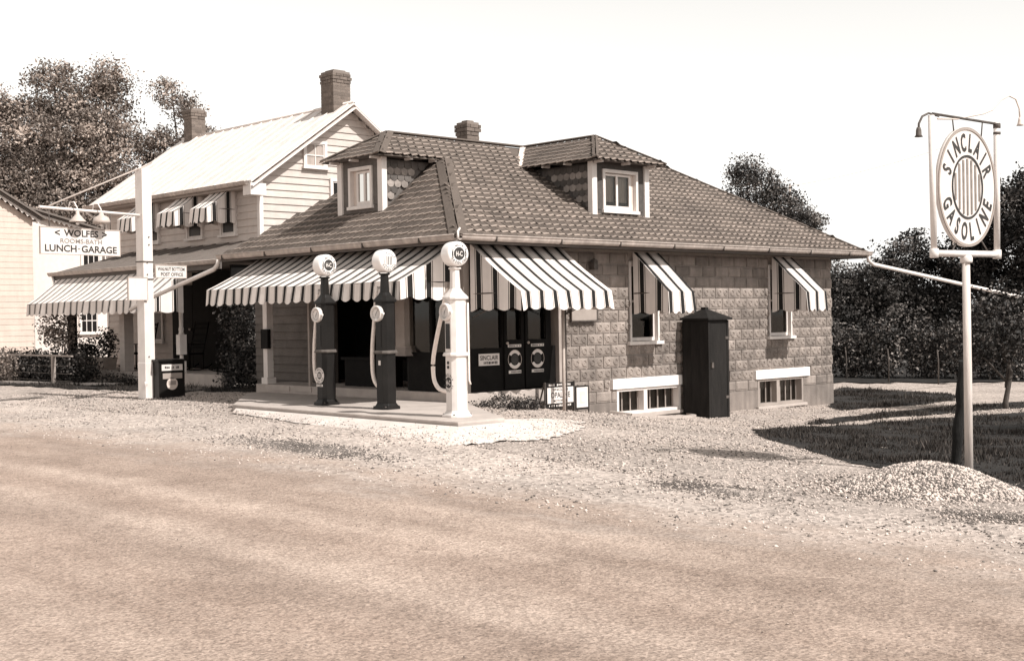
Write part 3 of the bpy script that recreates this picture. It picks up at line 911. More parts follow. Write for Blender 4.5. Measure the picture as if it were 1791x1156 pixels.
dk.box((13.6, 16.66, 0.58), (15.7, 16.72, 2.95)); dk.box((15.66, 15.3, 0.58), (15.72, 20.9, 2.95))
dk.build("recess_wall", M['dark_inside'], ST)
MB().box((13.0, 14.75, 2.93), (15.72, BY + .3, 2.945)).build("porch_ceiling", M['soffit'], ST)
cb = MB(); cb.box((13.9, 17.6, 1.05), (14.3, 19.0, 1.10)); cb.box((13.95, 17.65, .58), (14.25, 18.95, 1.05))
cb.build("counter", M['dark_wood'], ST)
# porch floor slab
pf = MB()
pf.prism([(13.5, 15.13, 0.2), (15.72, 15.13, 0.05), (15.72, 21.15, 0.2), (13.5, 21.15, 0.2)], (0, 0, 0.37))
pfl = MB()
pfl.mesh([(13.5, 15.12, .2), (15.73, 15.12, 0.0), (15.73, 21.2, .2), (13.5, 21.2, .2), (13.5, 15.12, .575), (15.73, 15.12, .575), (15.73, 21.2, .575), (13.5, 21.2, .575)],
         [(0, 3, 2, 1), (4, 5, 6, 7), (0, 1, 5, 4), (1, 2, 6, 5), (2, 3, 7, 6), (3, 0, 4, 7)])
ps = pfl.build("porch_floor", M['concrete'], ST, bevel=0.012)
g = MB(); g.box((14.05, 15.108, .44), (14.45, 15.118, .50)); g.build("vent_grille", M['block'], ps)
for y in (20.6, 19.9, 19.2):
    MB().box((13.485, y - .55, .47), (13.498, y, .56)).build("step_stone", M['concrete'], ps)
# left porch post
pp = MB()
pp.box((13.52, 20.82, 0.7), (13.66, 20.96, 2.95)); pp.box((13.49, 20.79, 0.577), (13.69, 20.99, 0.7))
pp.build("porch_post", M['white'], ST, bevel=0.006)
MB().box((13.44, 20.68, 1.25), (13.515, 20.92, 1.62)).build("mail_box", M['dark_wood'], ST, bevel=0.01)
MB().box((13.5, 19.40, 0.58), (13.55, 19.45, 2.9)).build("trellis_post", M['clap_dim'], ST)
# clapboard screen wall deeper in the porch
sw = MB(); sw.box((14.36, 19.9, 0.3), (14.5, 22.5, 2.9))
scr = sw.build("screen_wall", M['screen'], ST)
MB().box((14.51, 20.96, 0.3), (15.74, 21.05, 2.9)).build("recess_shade_wall", M['dark_inside'], ST)  # added dark wall, keeps side light and the bright gable out
def clap_mesh(L, h, axis, t1=0.032):
    """one board, wedge section; runs along x or y, outside is -y or -x"""
    mb = MB()
    t0 = 0.006
    prof = [(0, 0), (-t1, 0), (-t0, h * 1.0), (0, h * 1.0)]
    if axis == 'y': A = [(d, 0, z) for d, z in prof]; B = [(d, L, z) for d, z in prof]
    else: A = [(0, d, z) for d, z in prof]; B = [(L, d, z) for d, z in prof]
    mb.mesh(A + B, [(3, 2, 1, 0), (4, 5, 6, 7)] + [[i, (i + 1) % 4, 4 + (i + 1) % 4, 4 + i] for i in range(4)])
    return mb
def clap(parent, p0, L, h, axis, m, t1=0.032):
    mb = clap_mesh(L, h, axis, t1)
    mb.v = [(a + p0[0], b + p0[1], c + p0[2]) for a, b, c in mb.v]
    return mb.build("clapboard", m, parent)
z = 0.6
while z < 2.85:
    clap(scr, (14.358, 19.9, z), 2.6, 0.16, 'y', M['screen']); z += 0.16

# ---------------- roof
EXL, EXR, EYF, EYB = 12.92, 24.65, 14.6, 21.42
RZ, RY = 5.10, 18.0
HX0, HX1 = 15.52, 21.5
D1X, D1Y0, D1Y1, D1Z, D1A = 13.43, 17.17, 18.85, 4.585, 14.27     # front dormer eaves, its hip apex x
D2Y, D2X0, D2X1, D2Z, D2A = 15.2, 16.69, 18.63, 4.55, 16.1        # side dormer eaves, its hip apex y
A_ = (EXL, EYF, EZ); B_ = (EXR, EYF, EZ); C_ = (HX1, RY, RZ); Dp = (D1A, RY, RZ); E_ = (D1X, D1Y0, D1Z); F_ = (EXL + (HX0 - EXL) * .753, D1Y0, D1Z)
F2 = (F_[0], D1Y1, D1Z); E2 = (D1X, D1Y1, D1Z); A2 = (EXL, EYB, EZ); B2 = (EXR, EYB, EZ)
V2 = (17.66, RY, RZ); V1 = (D2X0, 17.12, D2Z); V3 = (D2X1, 17.12, D2Z); P2 = (17.66, D2A, RZ)
planes = {
    'side': [A_, B_, C_, V2, Dp, E_, F_],
    'front': [A_, F_, F2, A2],
    'dormer_front': [E_, Dp, E2],
    'back': [A2, F2, E2, Dp, C_, B2],
    'end': [B_, B2, C_],
    'd2_left': [(D2X0, D2Y, D2Z), P2, V2, V1],
    'd2_right': [(D2X1, D2Y, D2Z), V3, V2, P2],
    'd2_front': [(D2X0, D2Y, D2Z), (D2X1, D2Y, D2Z), P2],
}
rm = MB()
for k, pl in planes.items():
    rm.face([(x, y, z - 0.03) for x, y, z in pl])
roof = rm.build("roof", M['hipcap'], ST)

def plane_frame(pl):
    """n, along (horizontal), upslope"""
    n = Vector((0, 0, 0))
    for i in range(len(pl)):
        a, b = Vector(pl[i]), Vector(pl[(i + 1) % len(pl)])
        n += a.cross(b)
    n.normalize()
    if n.z < 0: n = -n
    al = Vector((0, 0, 1)).cross(n).normalized()     # horizontal
    us = n.cross(al).normalized()
    if us.z < 0: us = -us; 
    if al.cross(us).dot(n) < 0: al = -al
    return n, al, us
def shingle_quad(w, h, sk, lift):
    """one dark tab with a slanted light lower lip, slight thickness. local: x along, y upslope, z normal"""
    g = 0.008
    z0, z1 = 0.004, lift
    lip = h * 0.22
    a, b = g, w - g
    bl, br = -sk, sk          # the lower edge runs askew
    v = [(a, bl, z1), (b, br, z1), (b, br + lip, z1 * 0.9), (a, bl + lip, z1 * 0.9), (b, h * 1.05, z0), (a, h * 1.05, z0), (a, bl, 0), (b, br, 0)]
    f = [(0, 1, 2, 3), (3, 2, 4, 5), (6, 7, 1, 0), (6, 0, 3, 5), (1, 7, 4, 2)]
    mi = [1, 0, 1, 0, 0]
    return v, f, mi
SW, SH = 0.185, 0.178
shingle_me = []
for i in range(6):
    v, f, mi = shingle_quad(SW * rnd.uniform(.96, 1.03), SH, 0.020 + rnd.uniform(-.010, .012), 0.013 + rnd.uniform(0, .006))
    me = bpy.data.meshes.new("shingle"); me.from_pydata(v, [], f)
    me.materials.append(M['shingle']); me.materials.append(M['shingle_edge'])
    me.polygons.foreach_set("material_index", mi)
    shingle_me.append((me, v, f, mi))
cand = []
for key, hp in (('side', None), ('front', None), ('dormer_front', None), ('d2_left', None), ('d2_front', None), ('d2_right', None), ('end', None)):
    pl = planes[key]
    n, al, us = plane_frame(pl)
    o = Vector(pl[0])
    uvp = [((Vector(p) - o).dot(al), (Vector(p) - o).dot(us)) for p in pl]
    u0, u1 = min(p[0] for p in uvp), max(p[0] for p in uvp); v0, v1 = min(p[1] for p in uvp), max(p[1] for p in uvp)
    r = 0; vv = v0 - 0.02
    while vv < v1:
        uu = u0 - SW + (SW / 2 if r % 2 else 0) + rnd.uniform(-.015, .015)
        while uu < u1 + SW:
            cu, cv = uu + SW / 2, vv + SH / 2
            if inside(np.array([cu]), np.array([min(max(cv, v0 + .01), v1)]), uvp)[0]:
                pos = o + al * uu + us * vv + n * 0.004
                # tabs beneath dormers are not laid
                hide = False
                if key == 'side' and D2X0 + .28 < pos.x < D2X1 - .28 and pos.y > 15.52: hide = True
                if key == 'front' and D1Y0 + .25 < pos.y < D1Y1 - .25 and pos.x > 13.68: hide = True
                if key == 'side' and pos.y > D2Y + .2 and (V1[0] + (pos.y - 17.12) * 1.1 < pos.x < V3[0] - (pos.y - 17.12) * 1.1) and pos.y > 17.12: hide = True
                if not hide: cand.append((pos.copy(), al, us, n, key))
            uu += SW
        vv += SH; r += 1
campos = Vector((0, 0, 1.78))
cand.sort(key=lambda c: (c[0] - campos).length if c[4] != 'end' else 99)
near_c, far_c = cand[:296], cand[296:]
for pos, al, us, n, key in near_c:
    me = rnd.choice(shingle_me)[0]
    o = newobj("shingle", me, roof)
    ra = rnd.uniform(-.012, .012)
    a2 = al * math.cos(ra) + us * math.sin(ra); s2 = us * math.cos(ra) - al * math.sin(ra)
    p = pos - ST.location
    o.matrix_local = Matrix(((a2.x, s2.x, n.x, p.x), (a2.y, s2.y, n.y, p.y), (a2.z, s2.z, n.z, p.z), (0, 0, 0, 1)))
sfm = MB()
for pos, al, us, n, key in far_c:
    _, v, f, mi = rnd.choice(shingle_me)
    ra = rnd.uniform(-.012, .012)
    a2 = al * math.cos(ra) + us * math.sin(ra); s2 = us * math.cos(ra) - al * math.sin(ra)
    base = len(sfm.v)
    sfm.v.extend([tuple(pos + a2 * x + s2 * y + n * z) for x, y, z in v])
    for ff, m_ in zip(f, mi):
        sfm.f.append([base + i for i in ff]); sfm.m.append(m_); sfm.smooth.append(False)
tag(sfm.build("shingle_field", [M['shingle'], M['shingle_edge']], roof), kind="stuff")
# hip caps: flat felt strips folded over each hip
def hip_cap(p, q, n1, n2, w, name="hip_cap"):
    p, q = Vector(p), Vector(q)
    d = (q - p).normalized()
    mb = MB()
    for n in (n1, n2):
        s = d.cross(n).normalized()
        if s.dot(n2 if n is n1 else n1) > 0: s = -s
        L = 0.031
        mb.obox((p + q) / 2 + s * w / 2 + n * L, (q - p) / 2, s * w / 2, n * 0.006)
    return mb.build(name, M['hipcap'], roof)
NF = {k: plane_frame(v)[0] for k, v in planes.items()}
hip_cap(A_, F_, NF['side'], NF['front'], 0.14)
hip_cap(E_, Dp, NF['side'], NF['dormer_front'], 0.11)
hip_cap(E2, Dp, NF['back'], NF['dormer_front'], 0.07)
hip_cap(B_, C_, NF['side'], NF['end'], 0.07)
hip_cap((D2X0, D2Y, D2Z), P2, NF['d2_left'], NF['d2_front'], 0.05)
hip_cap((D2X1, D2Y, D2Z), P2, NF['d2_right'], NF['d2_front'], 0.05)
hip_cap(Dp, C_, NF['side'], NF['back'], 0.06, "ridge_cap")
hip_cap(P2, V2, NF['d2_left'], NF['d2_right'], 0.05, "ridge_cap")
vl = MB()
for a, b in ((V1, V2),):
    a, b = Vector(a), Vector(b)
    vl.obox((a + b) / 2 + Vector((0, 0, .03)), (b - a) / 2, (NF['side'] + NF['d2_left']).normalized().cross((b - a).normalized()) * .055, (NF['side'] + NF['d2_left']).normalized() * .004)
vl.build("valley_flashing", M['canvas_tan'], roof)

# gutters and fascia along the eaves
gt = MB()
def gutter(p, q, out):
    p, q, out = Vector(p), Vector(q), Vector(out)
    d = (q - p)
    n = 7
    prof = []
    for i in range(n + 1):
        t = math.pi * i / n
        prof.append((0.055 - 0.06 * math.cos(t), -0.075 * math.sin(t) + 0.0))
    pr = [(-0.004, 0.02)] + prof + [(0.12, 0.012)]
    A = [p + out * a + Vector((0, 0, b)) for a, b in pr]
    B = [q + out * a + Vector((0, 0, b)) for a, b in pr]
    for i in range(len(pr) - 1): gt.face([A[i], A[i + 1], B[i + 1], B[i]], 0, True)
    gt.tube([A[-1], B[-1]], 0.011, 6)
GZ = EZ - 0.005
gutter((EXL, EYF - .02, GZ), (EXL, EYB, GZ), (-1, 0, 0))
gutter((EXL - .02, EYF, GZ), (EXR + .02, EYF, GZ), (0, -1, 0))
gut = gt.build("gutter", M['gutter'], ST)
for x in np.arange(13.6, 24.6, 1.45): MB().box((x, EYF - .125, GZ - .08), (x + .02, EYF + .0, GZ + .022)).build("gutter_strap", M['iron'], gut)
for y in np.arange(15.4, 21.3, 1.45): MB().box((EXL - .125, y, GZ - .08), (EXL + .0, y + .02, GZ + .022)).build("gutter_strap", M['iron'], gut)
so = MB()
so.box((EXL, EYF, EZ - 0.12), (EXL + .02, EYB, EZ - 0.02)); so.box((EXL + .021, EYF, EZ - 0.12), (EXR, EYF + .02, EZ - 0.02))
so.box((EXR - .02, EYF + .021, EZ - 0.12), (EXR, EYB, EZ - 0.02)); so.box((EXL + .021, EYB - .02, EZ - .12), (EXR - .021, EYB, EZ - .02))
so.box((EXL + .022, EYF + .022, EZ - .10), (EXR - .022, WY + .04, EZ - .085)); so.box((EXL + .022, WY + .041, EZ - .10), (13.52, EYB - .022, EZ - .085))
so.box((WX1 + .014, WY + .041, EZ - .10), (EXR - .022, EYB - .022, EZ - .085))
so.build("soffit", M['soffit'], ST)
# hip finial bracket at the front corner
MB().tube([(12.98, 14.66, 3.08), (12.9, 14.55, 3.13), (12.82, 14.5, 3.08), (12.80, 14.48, 2.97)], 0.018, 8).build("lightning_wire", M['signwhite'], gut)
# downpipes
MB().tube([(12.9, 21.46, 2.98), (12.9, 21.52, 2.86), (12.93, 21.7, 2.78), (13.0, 24.4, 2.28), (13.2, 25.6, 2.07)], 0.042, 10).build("downpipe", M['white'], ST)
MB().tube([(24.6, 14.56, 2.98), (24.62, 14.56, 2.86), (24.8, 14.56, 2.78), (29.1, 14.5, 2.33), (32.3, 14.4, 1.99), (34.5, 14.3, 1.75)], 0.042, 10).build("downpipe", M['white'], ST)

# ---------------- dormers
def dormer(kind):
    """local frame: u across the face, d depth into the roof; face outward -d"""
    if kind == 'front':
        c, hw, fd_, z0, z1 = 18.01, 0.58, 13.68, 3.66, 4.56
        P = lambda u, d, z: (fd_ + d, c - u, z)          # u to the viewer's right
        rz = lambda d: EZ + .8 * (fd_ + d - EXL)
        depth = 1.25
        slope = .8
    else:
        c, hw, fd_, z0, z1 = 17.66, 0.72, 15.5, 3.58, 4.53
        P = lambda u, d, z: (c + u, fd_ + d, z)
        rz = lambda d: EZ + .612 * (fd_ + d - EYF)
        depth = 1.62
    def B(mb, u0, u1, d0, d1, za, zb, mi=0):
        a, b = P(u0, d0, za), P(u1, d1, zb)
        mb.box(a, b, mi)
    dm = MB()
    # cheeks: two triangles following the roof
    for s in (-1, 1):
        u = s * (hw - .04)
        zc = z1 - 0.02
        dd = min(depth, (zc - rz(0)) / (rz(1) - rz(0)))
        tri = [P(u, 0.02, rz(0.02) - .05), P(u, dd, zc), P(u, 0.02, zc)]
        o = Vector(P(-s * .05, 0, 0)) - Vector(P(0, 0, 0))
        dm.prism(tri, o)
    # face studs left and right of the window (dark board) and header
    ww = hw - .24
    B(dm, -hw + .05, -ww, .0, .05, z0 + .1, z1); B(dm, ww, hw - .05, .0, .05, z0 + .1, z1)
    B(dm, -ww, ww, .0, .05, z1 - .11, z1); B(dm, -hw + .05, hw - .05, .0, .05, z0 - .1, z0 + .09)
    B(dm, -hw + .06, hw - .06, .45, .47, z0, z1)
    d = dm.build("dormer", M['fish_dark'], ST)
    # white corner posts
    for s in (-1, 1):
        p = MB(); B(p, s * hw - .065, s * hw + .065, -.04, .07, rz(-.04) + .02, z1 + .0); p.build("corner_board", M['white'], d, bevel=0.005)
    # window: wide frame, casement pair set to one side
    fw = MB()
    zb, zt = z0 + .1, z1 - .12
    B(fw, -ww, -ww + .06, -.03, .06, zb, zt); B(fw, ww - .06, ww, -.03, .06, zb, zt); B(fw, -ww + .06, ww - .06, -.03, .06, zt - .06, zt)
    B(fw, -ww - .02, ww + .02, -.055, .06, zb - .06, zb - .002)
    w = fw.build("window_frame", M['white'], d, bevel=0.004)
    sgn = 1 if kind == 'front' else -1
    s = MB()
    a, b = (-ww + .062, ww - .062)
    ua, ub = (a + .10, b) if kind == 'front' else (a, b - .08)
    for (p, q, r_, t_) in ((ua, ub, zb + .01, zb + .08), (ua, ub, zt - .11, zt - .07)):
        B(s, p, q, .035, .07, r_, t_)
    um = (ua + ub) / 2
    for uu in (ua + .022, um, ub - .022):
        B(s, uu - .024, uu + .024, .034, .071, zb + .08, zt - .11)
    s.build("sash", M['white'], w)
    jm = MB()
    if kind == 'front': B(jm, a, ua - .002, .05, .075, zb + .0, zt - .062)
    else: B(jm, ub + .002, b, .05, .075, zb, zt - .062)
    jm.build("blind_panel", M['canvas_tan'], w)
    pn = MB(); pn.face([P(ua, .055, zb + .08), P(ub, .055, zb + .08), P(ub, .055, zt - .11), P(ua, .055, zt - .11)]); pn.build("pane", M['glass'], w)
    for (p, q) in ((ua + .09, um - .01), (um + .06, ub - .02)):
        cu = MB(); n = 10
        for k in range(n):
            x0, x1 = p + (q - p) * k / n, p + (q - p) * (k + 1) / n
            cu.face([P(x0, .12 + .012 * (k % 2), zb + .16), P(x1, .12 + .012 * ((k + 1) % 2), zb + .16), P(x1, .12 + .012 * ((k + 1) % 2), zt - .07), P(x0, .12 + .012 * (k % 2), zt - .07)])
        cu.build("curtain", M['curtain'], w)
    # fish-scale shingles on both cheeks (each its own piece)
    for s_ in (-1, 1):
        u = s_ * hw * 0.955
        rr = 0
        zz = z1 - .17
        pw, ph = 0.155, 0.125
        while zz > z0 - .15:
            off = (pw / 2 if rr % 2 else 0)
            dd = 0.05 - off
            while dd < depth:
                cz = zz + .0
                if cz > rz(dd + pw * .5) + .01 and dd > -0.05:
                    mb = MB()
                    pts = [(dd + .004, zz + ph)]
                    for k in range(7):
                        t = math.pi * k / 6
                        pts.append((dd + pw / 2 - (pw / 2 - .004) * math.cos(t), zz + .045 - .055 * math.sin(t)))
                    pts.append((dd + pw - .004, zz + ph))
                    poly = [P(u + s_ * .004, q, zc_) if zc_ >= zz + .08 else P(u + s_ * .012, q, zc_) for q, zc_ in pts]
                    o = Vector(P(s_ * .01, 0, 0)) - Vector(P(0, 0, 0))
                    mb.prism(poly, o)
                    mb.build("fishscale_shingle", M['fish_light'] if (rr % 2) else M['fish_dark'], d)
                dd += pw
            zz -= ph * .86; rr += 1
    # rafter tails
    zt_ = z1 + .0
    for uu in ([-hw, hw] + [0.0]):
        t = MB(); B(t, uu - .025, uu + .025, -.24, -.06, z1 - .035, z1 + .03); t.build("rafter_tail", M['white'], d)
    sd = -1 if kind == 'side' else 1
    for dd in (.5, 1.05):
        for s_ in (sd,):
            t = MB(); B(t, s_ * (hw + .04), s_ * (hw + .22), dd - .025, dd + .025, z1 - .035, z1 + .03); t.build("rafter_tail", M['white'], d)
    sf_ = MB(); B(sf_, -hw - .2, hw + .2, -.24, 0.9, z1 + .005, z1 + .018); sf_.build("dormer_soffit", M['soffit'], d)
dormer('front'); dormer('side')

# chimneys of real bricks (outer skin of separate bricks over a mortar core)
def chimney(parent, cx, cy, z0, z1, wx, wy, cap=True, pieces=True):
    core = MB(); core.box((cx - wx / 2 + .005, cy - wy / 2 + .005, z0), (cx + wx / 2 - .005, cy + wy / 2 - .005, z1 - .002))
    c = core.build("chimney", M['brick_joint'], parent)
    bl, bh, j = 0.21, 0.068, 0.012
    zz = z0; r = 0
    ncr = int((z1 - z0) / (bh + j))
    while zz + bh < z1 + .01:
        ex = 0.0
        k = ncr - r
        if cap: ex = {0: .02, 1: .03, 2: .03, 3: .015}.get(k, 0.0)
        off = (bl + j) / 2 if r % 2 else 0
        def lay(a, b):
            MB().box(a, b).build("brick", M['brick'], c)
        def run(a0, a1, fn):
            x = a0 - off
            while x < a1 - .02:
                p, q = max(x, a0), min(x + bl, a1)
                if q - p > .04: fn(p, q)
                x += bl + j
        x0, x1, y0, y1 = cx - wx / 2 - ex, cx + wx / 2 + ex, cy - wy / 2 - ex, cy + wy / 2 + ex
        t = 0.09
        run(x0, x1, lambda p, q: lay((p, y0, zz), (q, y0 + t, zz + bh)))
        run(y0 + t + j, y1, lambda p, q: lay((x0, p, zz), (x0 + t, q, zz + bh)))
        run(y0 + t + j, y1, lambda p, q: lay((x1 - t, p, zz), (x1, q, zz + bh)))
        run(x0 + t + j, x1 - t - j, lambda p, q: lay((p, y1 - t, zz), (q, y1, zz + bh)))
        zz += bh + j; r += 1
    MB().box((cx - wx / 2 + .08, cy - wy / 2 + .08, z1 - .05), (cx + wx / 2 - .08, cy + wy / 2 - .08, z1 + .04)).build("flue", M['brick_joint'], c)
chimney(ST, 18.05, 20.05, 3.9, 5.86, 0.34, 0.34)

# ------------------------------------------------------------------ striped canvas awnings
def awning(name, loc, rz, width, proj, drop, val, period, label, group=None, side='both', dark=0.26, phase=0.5, side_period=None, sag=0.03, brace=True, tall=0.0, layout=None, tanm=None):
    """root at the left end of the top edge; local x along the wall, -y outwards, z up.  stripes are woven strips."""
    root = empty(name, loc, label, "awning", group, rz)
    root['local'] = 1
    cm = [M['canvas'] if tanm is None else M[tanm], M['stripe'], M['stripe_grey']]
    def strips(L, per, ph):
        out = []
        n = max(1, round(L / per)); p = L / n
        for k in range(n):
            a = k * p
            d0 = a + p * (ph - dark / 2); d1 = a + p * (ph + dark / 2); g = p * 0.045
            for (s, e, m_) in ((a, d0 - 2 * g, 0), (d0 - 2 * g, d0 - g, 2), (d0 - g, d0, 0), (d0, d1, 1), (d1, d1 + g, 0), (d1 + g, d1 + 2 * g, 2), (d1 + 2 * g, a + p, 0)):
                if e - s > 1e-4: out.append((max(s, 0), min(e, L), m_))
        return out, p
    st, per = strips(width, period, phase)
    if layout:
        st, x_ = [], 0.0
        tot = sum(f for f, _ in layout)
        for f, m_ in layout:
            st.append((x_, x_ + width * f / tot, m_)); x_ += width * f / tot
        per = width / 4
    nseg = 6
    prof = []
    for i in range(nseg + 1):
        t = i / nseg
        prof.append((-proj * t, -drop * t - sag * 4 * t * (1 - t)))
    cn = MB()
    seed = rnd.uniform(0, 50)
    def wv(x, t):
        return (0.022 * noise.noise(Vector((x * 1.5 + seed, t * 1.6, 0))) + 0.008 * noise.noise(Vector((x * 6 + seed, t * 3, 4)))) * min(1, t * 3)
    for a, b, m_ in st:
        for i in range(nseg):
            t0, t1 = i / nseg, (i + 1) / nseg
            (y0, z0), (y1, z1) = prof[i], prof[i + 1]
            cn.face([(a, y0, z0 + wv(a, t0)), (b, y0, z0 + wv(b, t0)), (b, y1, z1 + wv(b, t1)), (a, y1, z1 + wv(a, t1))], m_, True)
    cn.build("canopy", cm, root)
    # hanging valance with scalloped edge
    vb = MB()
    ns = max(1, round(width / per)); sp = width / ns
    def scal(x, pitch): 
        return -val + 0.022 * noise.noise(Vector((x * 3.1 + seed, 2, 0))) - 0.055 * abs(math.sin(math.pi * ((x / pitch + (1 - phase)) % 1.0)))
    def lean(x, z): return -0.03 * (-z / val) + 0.018 * math.sin(x * 5.3 + seed) * (-z / val)
    for a, b, m_ in st:
        k = max(1, int((b - a) / 0.025))
        for i in range(k):
            p, q = a + (b - a) * i / k, a + (b - a) * (i + 1) / k
            zt = -drop
            mz = -val * .5
            vb.face([(p, -proj + lean(p, mz), zt + mz), (q, -proj + lean(q, mz), zt + mz), (q, -proj, zt + wv(q, 1)), (p, -proj, zt + wv(p, 1))], m_, True)
            zp, zq = scal(p, sp), scal(q, sp)
            vb.face([(p, -proj + lean(p, zp), zt + zp), (q, -proj + lean(q, zq), zt + zq), (q, -proj + lean(q, mz), zt + mz), (p, -proj + lean(p, mz), zt + mz)], m_, True)
    vb.build("valance", cm, root)
    sides = {'both': (0, width), 'left': (0,), 'right': (width,), 'none': ()}[side]
    spd = side_period or period
    ss, _ = strips(proj, spd, 0.5)
    nss = max(1, round(proj / spd)); ps_ = proj / nss
    for x in sides:
        sb = MB()
        for a, b, m_ in ss:
            k = max(1, int((b - a) / 0.03))
            for i in range(k):
                p, q = a + (b - a) * i / k, a + (b - a) * (i + 1) / k
                tp, tq = p / proj, q / proj
                zt0 = -drop * tp - sag * 4 * tp * (1 - tp); zt1 = -drop * tq - sag * 4 * tq * (1 - tq)
                zb0 = -drop + scal(p, ps_); zb1 = -drop + scal(q, ps_)
                bl = lambda y, z: x + 0.02 * math.sin(y * 6 + seed) * (-(z + drop * 0.2)) * 0.6
                sb.face([(bl(p, zb0), -p, zb0), (bl(q, zb1), -q, zb1), (x, -q, zt1), (x, -p, zt0)], m_, True)
        sb.build("side_panel", cm, root)
    fr = MB()
    fr.tube([(0.01, -.01, -drop - .02), (0.01, -proj + .01, -drop - .015), (width - .01, -proj + .01, -drop - .015), (width - .01, -.01, -drop - .02)], 0.012, 6)
    if brace:
        for x in (0.02, width - .02): fr.tube([(x, -.01, -drop - .25 - tall), (x, -proj + .02, -drop - .02)], 0.010, 6)
    fr.build("frame", M['iron'], root)
    return root

# left long awning faces the road (-x): local +x must run along -y (viewer's left to right), outward -y -> -x : rotate by -90 degrees
awning("striped_awning", (13.36, 20.78, 2.955), R(-90), 5.62, 1.14, 0.60, 0.24, 0.262,
       "long striped canvas awning over the porch behind the three pumps", "large awnings on the filling station", 'right', 0.27, side_period=.44, brace=False)
awning("striped_awning", (13.56, 15.06, 2.95), 0, 2.06, 1.14, 0.78, 0.24, 0.29,
       "striped awning over the dark doors right of the white pump", "large awnings on the filling station", 'both', 0.27, side_period=.38, tall=0.15)
awning("window_awning", (17.48, 15.06, 2.90), 0, 0.72, 0.80, 0.72, 0.34, 0.36,
       "steep striped window awning beside the tall dark cabinet", "window awnings on the block wall", 'both', 0.24, side_period=.40, sag=0.0, brace=False, layout=[(.02, 0), (.13, 1), (.02, 0), (.02, 2), (.25, 0), (.02, 2), (.02, 0), (.13, 1), (.02, 0), (.02, 2), (.25, 0), (.02, 2), (.02, 0), (.10, 1)])
awning("window_awning", (21.76, 15.06, 2.90), 0, 0.72, 0.80, 0.72, 0.34, 0.36,
       "steep striped window awning nearest the far corner of the block wall", "window awnings on the block wall", 'both', 0.24, side_period=.40, sag=0.0, brace=False, layout=[(.02, 0), (.13, 1), (.02, 0), (.02, 2), (.25, 0), (.02, 2), (.02, 0), (.13, 1), (.02, 0), (.02, 2), (.25, 0), (.02, 2), (.02, 0), (.10, 1)])

# ------------------------------------------------------------------ wall board and lamp at the block wall's near end
wb = empty("wall_board", (16.2, 15.0, 1.7), "small framed board on the block wall under the right-hand end of the big awning", "notice board")
MB().box((15.88, 15.06, 1.70), (16.50, 15.085, 1.93)).build("panel", M['clap_dim'], wb)
f_ = MB()
f_.box((15.86, 15.05, 1.68), (16.53, 15.09, 1.70)); f_.box((16.50, 15.05, 1.70), (16.53, 15.09, 1.95)); f_.box((15.86, 15.05, 1.93), (16.50, 15.09, 1.95))
f_.build("frame", M['iron'], wb)
wl_ = empty("wall_lantern", (16.42, 15.0, 2.58), "small dark lantern on the blocks above the right end of the big awning", "lamp")
MB().box((16.37, 14.98, 2.57), (16.47, 15.10, 2.71)).build("lantern_body", M['iron'], wl_, bevel=0.01)
MB().lathe((16.42, 15.03, 2.71), [(.075, 0), (.05, .03), (.0, .06)], 8).build("lantern_cap", M['iron'], wl_)

# ------------------------------------------------------------------ pump island
isl = MB()
IP = [(10.96, 12.46), (11.79, 12.45), (13.49, 15.08), (13.49, 20.9), (13.1, 20.9), (11.16, 18.23)]
isl.prism([(x, y, 0.0) for x, y in IP], (0, 0, 0.43))
tag(isl.build("pump_island", M['concrete'], None, bevel=0.02), "low concrete pump island in front of the porch", "island", kind="structure")
ap = MB()
AP_in = [(12.05, 12.84), (11.80, 12.44), (11.45, 12.42), (10.95, 12.42), (10.95, 12.9), (10.98, 13.7), (11.06, 15.94), (11.14, 18.1)]
AP_out = [(13.95, 13.1), (12.9, 12.1), (11.6, 11.45), (10.15, 11.75), (10.2, 12.6), (10.35, 13.7), (10.70, 15.85), (11.0, 18.0)]
def lerp_path(P, n):
    out = []
    for k in range(n):
        t = k / (n - 1) * (len(P) - 1); i_ = min(int(t), len(P) - 2); f_ = t - i_
        out.append((P[i_][0] * (1 - f_) + P[i_ + 1][0] * f_, P[i_][1] * (1 - f_) + P[i_ + 1][1] * f_))
    return out
NA, NB = 120, 8
pi_, po_ = lerp_path(AP_in, NA), lerp_path(AP_out, NA)
rows = []
for k in range(NA):
    wv_ = .16 * noise.noise(Vector((k * .23, 1, 0))) + .10 * noise.noise(Vector((k * .9, 7, 0)))
    rw = []
    for q in range(NB):
        t = q / (NB - 1) * (1 + wv_)
        x_, y_ = pi_[k][0] * (1 - t) + po_[k][0] * t, pi_[k][1] * (1 - t) + po_[k][1] * t
        g_ = hz(x_, y_)
        rw.append((x_, y_, max(.375 * (1 - t) + (g_ + .012) * t, g_ + .012)))
    rows.append(rw)
for k in range(NA - 1):
    for q in range(NB - 1):
        ap.face([rows[k][q], rows[k + 1][q], rows[k + 1][q + 1], rows[k][q + 1]], 0, True)
tag(ap.build("apron", M['apron']), "whitish cement apron sloping away from the pump island", "apron", kind="structure")

